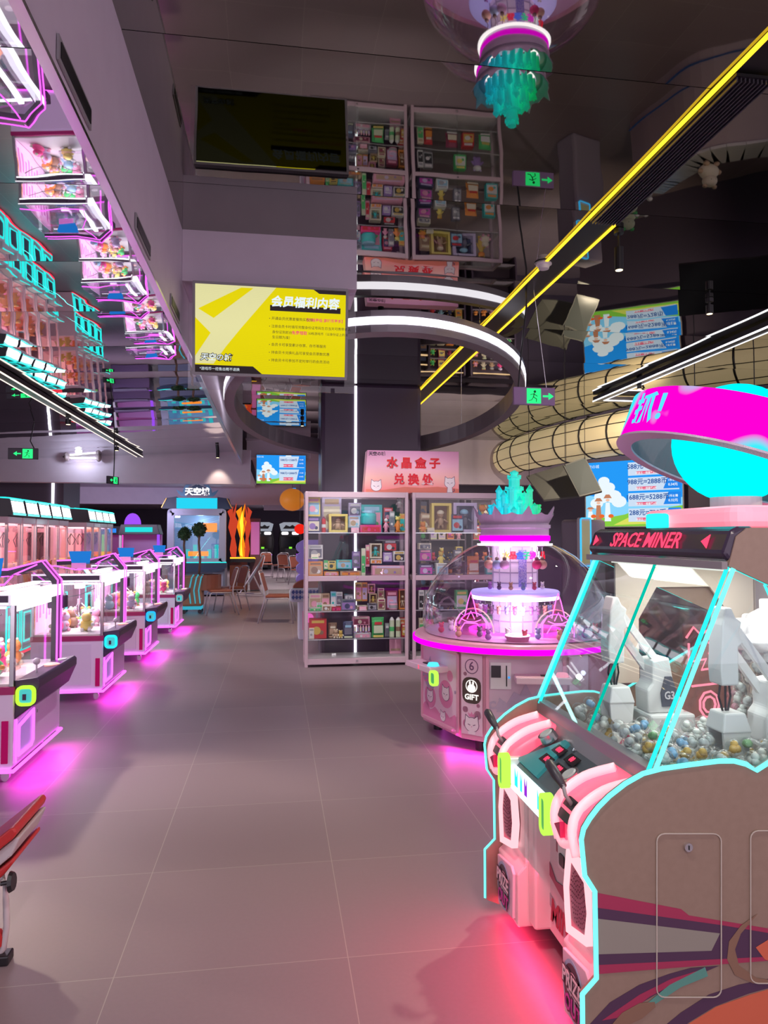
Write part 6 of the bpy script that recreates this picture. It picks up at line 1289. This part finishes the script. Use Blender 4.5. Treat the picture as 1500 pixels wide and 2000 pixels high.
def topiary(x, y, h, r, lab):
    t = thing('topiary_tree', (x,y,.74), lab, 'potted tree')
    MB().tube([(0,0,0),(.02,0,h*.4),(-.01,0,h*.8),(0,0,h)], .022, 8).build('trunk', mat('bark_brown', (.28,.15,.12), .7), t, smooth=True)
    b = MB(); rn = random.Random(int(h*100))
    for k in range(420):
        a, z = rn.uniform(0,6.283), rn.uniform(-1,1); q = r*rn.uniform(.72,1.06); s = math.sqrt(1-z*z); p = Vector((q*s*math.cos(a), q*s*math.sin(a), h+r*.7+q*z))
        d = Vector((rn.uniform(-1,1),rn.uniform(-1,1),rn.uniform(-1,1))).normalized()*.03; e = d.cross(Vector((rn.random(),rn.random(),1))).normalized()*.014
        b.add([p-d,p+e,p+d,p-e], [(0,1,2,3)])
    b.ball((0,0,h+r*.7), r*.85, 12); b.build('foliage', noise_mat('foliage_green', (.04,.09,.04), (.09,.17,.07), 30, .7), t)
topiary(-1.80,14.64,.72,.13,'small round topiary tree on a thin trunk, the one nearer the claw machines'); topiary(-1.50,14.5,.80,.14,'small round topiary tree on a thin trunk, the taller one above the striped planter')
# lavender photo kiosk half behind the cabinet
kx = .62; kk = thing('photo_kiosk', (kx,10.7,0), 'lavender kiosk with scalloped edge half hidden behind the left display cabinet', 'kiosk'); LVK = mat('kiosk_lavender', (.45,.36,.80), .4, emit=(.35,.2,.9), es=.12)
sc = [(.5,.62),(.5,1.45),(-.22,1.45)]
for k in range(5):
    for i in range(7): a = math.radians(110+i*24); sc.append((-.24+.09*math.cos(a), 1.34-.16*k+.085*math.sin(a)))
sc.append((-.25,.62)); MB().prism(sc, 'y', .0, .25).build('scalloped_back', LVK, kk)
MB().prism(rrect(-.30,.5,.0,.66,.03), 'y', -.20, .25).build('cabinet_body', mat('kiosk_white', (.72,.64,.80), .4), kk, bevel=.02)
b = MB()
for i in range(9):
    for j in range(2): b.prism([(-.40+.05*i,.62+.075*j),(-.375+.05*i,.655+.075*j),(-.35+.05*i,.62+.075*j),(-.375+.05*i,.585+.075*j)], 'y', -.225, -.215)
bn = MB().prism(rrect(-.43,.10,.55,.75,.06), 'y', -.215, -.02).build('cushion', mat('kiosk_cushion', (.68,.66,.78), .5), kk, bevel=.02); b.build('diamond_pattern', mat('diamond_blue', (.08,.12,.36), .5), bn)
MB().prism([(.26*math.cos(i*math.pi/12)-.12,.75+.13*math.sin(i*math.pi/12)) for i in range(13)], 'y', -.15, .0).build('brown_dome', BRN, kk, bevel=.01)
MB().box(-.24,-.05,-.21,-.20,.15,.42).build('sticker', PPH, kk); MB().prism(disc(-.15,.32,.07,14), 'y', -.214, -.21).build('sticker', glow('sticker_pink', (1,.15,.6), .8), kk)
MB().prism([(-.02,.95),(.40,.95),(.40,1.35),(-.02,1.35)], 'y', -.02, 0).build('screen', mat('kiosk_screen', (.25,.2,.45), .2, emit=(.4,.3,.9), es=.3), kk)
for x, y, z, r, m, nm, lab in ((.42,19.6,2.50,.34,mat('balloon_orange', (.85,.35,.06), .4, emit=(1,.3,.02), es=.3),'hanging_planet','large orange ball decoration hanging under the ceiling behind the display cabinet'),(.62,19.2,1.70,.15,glow('ball_red', (1,.02,.01), .9),'hanging_ball','round glowing red ball beside the cabinet edge')):
    t = thing(nm, (x,y,z), lab, 'hanging decoration'); MB().ball((0,0,0), r, 20, (1,1,.9)).build('ball', m, t, smooth=True); MB().cyl((0,0,r*.88),(0,0,HC-.02-z),.006,n=6).build('cord', BLK, t)
# ================================================================== RED CHAIR EDGE AT THE NEAR LEFT
rc_ = thing('folding_stool', (-1.30,2.75,0), 'red and white folding stool cut off by the picture\'s left edge', 'stool')
def rel(px, py, Y): v = at(px, py, Y=Y); return (v.x+1.30, v.y-2.75, v.z)
RDP = mat('stool_red', (.55,.03,.03), .4); WGP = mat('stool_grey_white', (.55,.50,.52), .3)
YA = 2.75
def slab(pts, m, nm, y0=YA-.04, y1=YA+.30, bev=.008):
    q = [at(p[0]/5.88, 1580+p[1]/5.88, Y=YA) for p in pts]; return MB().prism([(v.x+1.30, v.z) for v in q], 'y', y0-2.75, y1-2.75).build(nm, m, rc_, bevel=bev)
slab([(-700,1010),(-700,860),(165,172),(205,172),(232,215),(205,285)], RDP, 'seat'); slab([(-700,1030),(205,300),(255,300),(150,520),(-700,1230)], WGP, 'seat_rail', YA-.02, YA+.28)
slab([(-700,1260),(165,545),(180,590),(60,740),(-700,1380)], RDP, 'lower_rail', YA-.02, YA+.28)
k_ = MB().cyl(rel(10/5.88,1580+860/5.88,YA-.02), rel(130/5.88,1580+835/5.88,YA-.02), .008, n=8).build('clamp_stem', BLK, rc_); MB().cyl(rel(118/5.88,1580+838/5.88,YA-.02), rel(160/5.88,1580+832/5.88,YA-.02), .036, .030, 12).build('clamp_knob', BLK, k_)
MB().tube([rel(-60,1580+1150/5.88,YA), rel(40/5.88,1580+760/5.88,YA), rel(70/5.88,1580+1050/5.88,YA), rel(75/5.88,1580+1350/5.88,YA), rel(40/5.88,1580+1600/5.88,YA), rel(-15,1580+1760/5.88,YA)], .011, 8).build('leg', WGP, rc_, smooth=True)
MB().tube([rel(-250,1580+900/5.88,YA+.25), rel(-200,1580+1500/5.88,YA+.25), rel(-230,1580+1800/5.88,YA+.25)], .011, 8).build('leg', WGP, rc_, smooth=True)
slab([(-60,1380),(10,1390),(38,1460),(30,1560),(-60,1640)], RDP, 'leg_guard', YA-.01, YA+.01, 0)
p_ = rel(-5,1580+1790/5.88,YA); MB().box(p_[0]-.14,p_[0]+.045,p_[1]-.03,p_[1]+.03,.0,.035).build('foot', BLK, rc_, bevel=.006)
MB().box(p_[0]-.50,p_[0]-.44,.1,.33,.0,.035).build('foot', BLK, rc_)
MB().box(-1.345+1.3-.045+.02,-1.33+1.3-.045+.03,.40,.41,0,.004)
# small chip lying on the floor
v = at(48,1648,Z=0); cp = MB().prism([(0,0),(.012,.004),(.008,.016),(-.004,.012)], 'z', 0, .003).build('paper_scrap', BLK); cp.location = (v.x,v.y,.0005); tag(cp, 'tiny dark scrap lying on the floor beside the red stool', 'scrap')

# ================================================================== SIGNS, LAMP, DETECTOR
def exit_sign(loc, w, h, arrow, housing, label, man=(.0,), rz=0, cable=None, wire=None):
    t = thing('exit_sign', loc, label, 'exit sign', None, rz); s_ = 1 if arrow == 'r' else -1
    MB().box(-w/2,w/2,0,.03,-h/2,h/2).build('housing', housing, t, bevel=.004)
    mx = -.02*w*s_ if s_ > 0 else .16*w; g = MB()
    q = MB().box(mx-.17*w,mx+.17*w,-.004,0,-h*.42,h*.42).build('picture_field', GRN, t)
    D_ = housing; m = MB()
    m.ball((mx+.02*w,-.006,h*.24), h*.075, 8); m.bar((mx+.0*w,-.006,h*.14),(mx-.02*w,-.006,-h*.08),.03*w*2,.004); m.bar((mx,-.006,h*.10),(mx+.08*w,-.006,-h*.02),.02*w,.004); m.bar((mx-.0*w,-.006,h*.12),(mx-.09*w,-.006,h*.06),.02*w,.004)
    m.bar((mx-.02*w,-.006,-h*.06),(mx+.06*w,-.006,-h*.18),.025*w,.004); m.bar((mx+.06*w,-.006,-h*.18),(mx+.05*w,-.006,-h*.34),.025*w,.004); m.bar((mx-.02*w,-.006,-h*.08),(mx-.06*w,-.006,-h*.24),.025*w,.004); m.bar((mx-.06*w,-.006,-h*.24),(mx-.13*w,-.006,-h*.28),.025*w,.004)
    m.build('running_figure', mat('exit_dark', (.02,.10,.05), .5), q)
    ax = mx+s_*.22*w; MB().prism([(ax,-h*.05),(ax+s_*.14*w,-h*.05),(ax+s_*.14*w,-h*.2),(ax+s_*.26*w,0),(ax+s_*.14*w,h*.2),(ax+s_*.14*w,h*.05),(ax,h*.05)], 'y', -.004, 0).build('arrow', GRN, t)
    if cable: MB().tube([Vector(c)-Vector(loc) for c in cable], .007, 6).build('cable', BLK, t)
    if wire: MB().tube([Vector(c)-Vector(loc) for c in wire], .0025, 5).build('hanging_wire', CHR, t)
    return t
Ye = 5.2; a_, b2_ = at(1004,790,Y=Ye), at(1084,757,Y=Ye); w_, h_ = b2_.x-a_.x, .135; c_ = ((a_.x+b2_.x)/2, Ye, (a_.z+b2_.z)/2)
tp = at(1012,372,Y=Ye-.0); cbl = [(c_[0]-w_*.38,Ye+.01,c_[2]+h_/2), tuple(at(1018,690,Y=Ye)), tuple(at(1028,600,Y=Ye)), (at(1028,600,Y=Ye).x+.0,Ye,HC)]
exit_sign(c_, w_, h_, 'r', mat('exit_lilac', (.42,.26,.50), .4), 'lilac exit sign with green running figure and right-pointing arrow by the ring lamp', cable=cbl, wire=[(c_[0]+w_*.3,Ye+.01,c_[2]+h_/2),(c_[0]+w_*.3-.10,Ye,HC)])
Yl = 8.9; a_, b2_ = at(15,896,Y=Yl), at(74,876,Y=Yl); w_, h_ = b2_.x-a_.x, (b2_.z-a_.z)*1.05; c_ = ((a_.x+b2_.x)/2, Yl, (a_.z+b2_.z)/2)
exit_sign(c_, w_, h_, 'l', mat('exit_dark_housing', (.05,.04,.06), .4), 'dark exit sign with green left-pointing arrow under the low ceiling', cable=[(c_[0]+.12,Yl+.01,c_[2]+h_/2),(c_[0]+.08,Yl,c_[2]+.15),(c_[0]+.12,Yl,zl(c_[0]))])
Yl = 9.6; v = at(222,938,Y=Yl); exit_sign((v.x,Yl,v.z), .22, .10, 'l', mat('exit_dark_housing', (.05,.04,.06), .4), 'small exit sign seen edge-on, hanging above the tower machines', rz=1.15, cable=[(v.x,Yl,v.z+.05),(v.x+.01,Yl,v.z+.3),(v.x,Yl,zl(v.x))])
Yt = 12.42; v = at(162,897,Y=Yt); em = thing('emergency_lamp', (v.x,Yt,v.z+.03), 'capsule shaped tube lamp fixed to the bulkhead above the tower machines', 'lamp')
MB().lathe([(0,-.30),(.03,-.29),(.07,-.24),(.085,-.18),(.085,.18),(.07,.24),(.03,.29),(0,.30)], n=20).build('clear_case', ACR, em, smooth=True)
for ch_ in em.children: ch_.data.transform(Matrix.Rotation(math.pi/2, 4, 'Y'))
MB().cyl((-.20,0,-.01),(.20,0,-.01),.016,n=10).build('tube', WHT, em); [MB().ball((s_*.25,0,0), .07, 12, (.6,1,1)).build('end_cap', mat('cap_amber_grey', (.42,.33,.33), .3), em, smooth=True) for s_ in (-1,1)]
MB().tube([(-.30,.03,.0),(-.40,.05,.04),(-.42,.05,.10),(-.36,.05,.15)], .008, 6).build('cord', BLK, em); lamp('emergency_tube', 'POINT', (v.x,Yt-.25,v.z+.0), 9, (.75,.82,1), size=.05)
v = at(1062,520,Z=HC-.03); sd = thing('smoke_detector', (v.x,v.y,HC-.0), 'round white smoke detector between the two yellow ceiling light lines', 'smoke detector')
MB().lathe([(0,0),(.055,0),(.055,-.02),(.04,-.03),(.035,-.05),(.0,-.055)], n=20).build('housing', WPL, sd, smooth=False); MB().lathe([(.056,-.004),(.062,-.008),(.056,-.012)], n=20).build('base_ring', GRYP, sd)
for k, (px_, py_) in enumerate(((143,235),(277,495),(340,628))):
    v = at(px_,py_,X=-.585); t = thing('riser_vent', (-.583,v.y,2.80), f'thin dark slot vent in the pale ceiling riser, {("nearest the camera","middle one","nearest the yellow television")[k]}', 'air vent')
    MB().box(0,.006,-.17,.17,-.035,.035).build('frame', GRYP, t); MB().box(.004,.009,-.155,.155,-.022,.022).build('slot', BLK, t)

# ================================================================== CREAM TUBE CANOPY, PRICE SCREEN, COUNTER
tp_ = [(5.6,16.5),(5.0,15.3),(4.62,14.1),(4.50,13.0),(4.60,11.8),(4.85,10.7),(5.15,9.8),(5.6,8.9),(6.2,8.1),(7.0,7.4),(8.0,6.9),(9.2,6.6)]
path = [(x,y,3.04) for x, y in spline(tp_)]; TR = .325
cn = thing('tube_canopy', (4.5,13.0,3.04), 'big cream padded tube canopy with black grid lines curving under the ceiling', 'ceiling canopy')
CRM = mat('cream_vinyl', (.80,.66,.40), .45, emit=(1,.78,.42), es=.30); rl = [(x-4.5,y-13.0,0) for x,y,z in path]  # vinyl is given emission to look brighter, it is no lamp
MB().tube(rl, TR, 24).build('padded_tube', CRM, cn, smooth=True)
for i in range(2, len(rl)-1, 3):
    d = (Vector(rl[i+1])-Vector(rl[i-1])).normalized(); x_ = d.cross(Vector((0,0,1))).normalized(); y_ = x_.cross(d)
    MB().tube([Vector(rl[i])+x_*((TR+.003)*math.cos(a))+y_*((TR+.003)*math.sin(a)) for a in [j*math.pi/14 for j in range(28)]], .015, 5, closed=True).build('grid_ring', BLK, cn)
for j in range(10):
    a = 2*math.pi*(j+.5)/10; pts = []
    for i in range(len(rl)):
        d = (Vector(rl[min(i+1,len(rl)-1)])-Vector(rl[max(i-1,0)])).normalized(); x_ = d.cross(Vector((0,0,1))).normalized(); y_ = x_.cross(d); pts.append(Vector(rl[i])+x_*((TR+.002)*math.cos(a))+y_*((TR+.002)*math.sin(a)))
    MB().tube(pts, .007, 4).build('grid_line', BLK, cn)
c2_ = thing('tube_canopy', (4.1,16.3,2.95), 'short far piece of cream tube with black grid above the dome castle', 'ceiling canopy')
MB().tube([(-.9,0,.0),(-.3,.0,.05),(.6,.1,.1)], .20, 18).build('padded_tube', CRM, c2_, smooth=True)
for x in (-.6,-.2,.2): MB().tube([(x,.03+.203*math.cos(a),.04+.203*math.sin(a)) for a in [j*math.pi/10 for j in range(20)]], .009, 5, closed=True).build('grid_ring', BLK, c2_)
# large price screen
s0, s1 = at(1145,1032,Y=11.0), at(1334,1024,Y=9.9); sw = math.hypot(s1.x-s0.x, s1.y-s0.y)
ps = thing('price_screen', ((s0.x+s1.x)/2,(s0.y+s1.y)/2,1.66), 'large bright price screen with a meadow scene and four price boxes under the tube', 'display screen')
ex = Vector((s1.x-s0.x, s1.y-s0.y, 0)).normalized(); PHH = 1.03
MPS = frameM((0,0,PHH/2), ex, (0,0,1)); tv_body(sw, PHH, ps, MPS); meadow(MPS, sw, PHH, ps, boxes=4)
ct_ = thing('screen_wall', ((s0.x+s1.x)/2+.15,(s0.y+s1.y)/2+.18,0), 'dark plum wall panel carrying the large price screen', 'wall panel'); M = frameM((0,0,0), ex, (0,0,1)); MB(M).box(-sw/2-.2,sw/2+1.6,.0,1.60,-.2,-.1).box(-sw/2+.1,sw/2+1.6,1.60,2.70,-.2,-.1).build('panel', DARKW, ct_)
# hanging dark menu boards seen from the side
def board(cs, lab, Y0, Y1):
    q = [at(*cs[0],Y=Y0), at(*cs[1],Y=Y0), at(*cs[2],Y=Y1), at(*cs[3],Y=Y1)]; c = sum(q, Vector())/4; t = thing('menu_board', tuple(c), lab, 'hanging board')
    q = [v-c for v in q]; n_ = (q[1]-q[0]).cross(q[3]-q[0]).normalized()*.03
    MB().hexa([*q, *[v+n_ for v in q]]).build('board', mat('board_grey', (.13,.13,.12), .35), t)
    MB().hexa([*[v*.93-n_*.05 for v in q], *[v*.93 for v in q]]).build('screen_face', mat('board_face', (.09,.10,.10), .2), t)
    for v in (q[0], q[1]): MB().cyl(v*.9, (v.x*.9, v.y*.9, HC-c.z), .004, n=6).build('hanger', BLK, t)
board([(1028,930),(1108,905),(1136,968),(1062,976)], 'dark grey tilted board hanging under the cream tube, the farther one', 9.9, 9.3); board([(1100,908),(1143,893),(1176,959),(1132,970)], 'dark grey tilted board hanging under the cream tube, beside the price screen', 9.3, 8.9)
for k in range(3):
    t = thing('menu_screen', (4.75+.95*k, 7.0-.6*k, 2.55), ('black hanging menu screen over the counter, nearest the price screen','black hanging menu screen over the counter, middle one','black hanging menu screen over the counter, farthest along')[k], 'hanging screen', None, -.55)
    MB().hexa([(-.45,0,-.25),(.45,0,-.25),(.45,.35,.2),(-.45,.35,.2),(-.45,-.02,-.22),(.45,-.02,-.22),(.45,.33,.23),(-.45,.33,.23)]).build('screen_body', BLK, t)
    for x in (-.3,.3): MB().cyl((x,.33,.2),(x,.33,HC-2.55),.006,n=6).build('hanger', BLK, t)
# service kiosk with cyan rim
v0, v1 = at(1132,1108,Y=8.6), at(1156,1014,Y=8.6); kz = thing('service_kiosk', ((v0.x+v1.x)/2,8.6,0), 'grey service kiosk with a cyan lit screen rim beside the price screen', 'kiosk', None, .35)
MB().box(-.06,.42,.06,.40,0,1.72).build('cabinet_body', mat('kiosk_grey', (.35,.30,.36), .4), kz, bevel=.04)
MB().prism(rrect(-.09,.09,1.12,1.74,.03), 'y', .0, .06).build('screen_housing', WPL, kz); MB().frame(rrect(-.09,.09,1.12,1.74,.03), .014, 'y', -.01, .01).build('rim_light', glow('rim_sky', (.05,.5,1), 1.3), kz); MB().box(-.07,.07,-.004,0,1.16,1.70).build('screen', mat('kiosk_olive', (.30,.28,.14), .3, emit=(.4,.38,.2), es=.4), kz)
# curved counter
cc_ = thing('reception_counter', (5.2,7.4,0), 'curved pale reception counter with blue underlight behind the near machine', 'counter'); pts = spline([(-.8,.9),(-.75,.4),(-.5,-.3),(.6,-.8),(2.2,-1.0)], 6)
b = MB(); top = MB(); lt = MB()
for i in range(len(pts)-1):
    a, c = Vector((*pts[i],0)), Vector((*pts[i+1],0)); d = (c-a).normalized(); n_ = Vector((-d.y,d.x,0))*.35
    b.hexa([a,c,c+n_,a+n_]+[p+Vector((0,0,1.0)) for p in (a,c,c+n_,a+n_)]); top.hexa([p+Vector((0,0,1.0)) for p in (a-n_*.1,c-n_*.1,c+n_*1.1,a+n_*1.1)]+[p+Vector((0,0,1.04)) for p in (a-n_*.1,c-n_*.1,c+n_*1.1,a+n_*1.1)]); lt.bar(a+Vector((0,0,.12))-n_*.03,c+Vector((0,0,.12))-n_*.03,.014)
b.build('counter_front', mat('counter_mauve', (.42,.34,.36), .45), cc_); top.build('counter_top', mat('counter_top', (.62,.60,.62), .25), cc_); lt.build('underlight', glow('counter_blue', (.08,.2,.6), .12), cc_)
for k, (x,y,a,b_,nm) in enumerate(((4.35,8.2,'pale','green','pale green'),(4.3,7.75,'grey','white','grey'),(4.85,7.3,'cream','tan','cream'),(5.6,6.95,'tan','brown','tan'),(6.3,6.72,'slate','grey','dark grey'))):
    goods('plush', x, y, 1.04, .28, .4, .2, (a,b_), 'plush_toy', f'{nm} plush toy sitting on the reception counter', 'plush toy')
# shelves with dolls behind the dome
for j, (x, lab) in enumerate(((3.05,'dark shelf rack full of dolls behind the dome castle, the nearer one'),(4.05,'dark shelf rack full of dolls beside the price screen'),(2.2,'dark shelf rack full of toys behind the right display cabinet'))):
    t = thing('shelf_rack', (x,13.0 if j != 2 else 12.2,0), lab, 'shelf rack'); MB().box(-.45,.45,.35,.38,0,2.3).box(-.45,-.42,0,.38,0,2.3).box(.42,.45,0,.38,0,2.3).build('frame', mat('rack_plum', (.09,.06,.10), .5), t)
    for z in (.25,.65,1.05,1.45,1.85): MB().box(-.42,.42,0,.35,z-.02,z).build('shelf', mat('rack_shelf', (.3,.25,.3), .4), t)
    MB().box(-.40,.40,-.01,.02,2.22,2.25).build('light_strip', glow('rack_warm', (1,.65,.35), 1.5), t)
    rn = random.Random(j+3); names = list(PAL)
    for i in range(4):
        for q in range(5):
            a, b_ = rn.choice(names), rn.choice(names); x_ = x-.33+.165*q; zz = (.65,1.05,1.45,1.85)[i]
            goods(rn.choice(['plush','box','fig']), x_, (13.05 if j != 2 else 12.25), zz, .13, .26, .1, (a,b_,rn.choice(names)), 'shelf_toy', f'{a.replace("mag","magenta").replace("hot","hot pink")} and {b_.replace("mag","magenta").replace("hot","hot pink")} toy on the {("second","third","fourth","top")[i]} shelf of rack {("nearer to the dome","beside the price screen","behind the right cabinet")[j]}', 'shelf toy', f'toys on rack {j} shelf {i}')
lamp('rack_lamp', 'AREA', (3.6,12.3,2.3), 10, (1,.85,.75), (3.5,13.0,1.0), 1.6, .1)
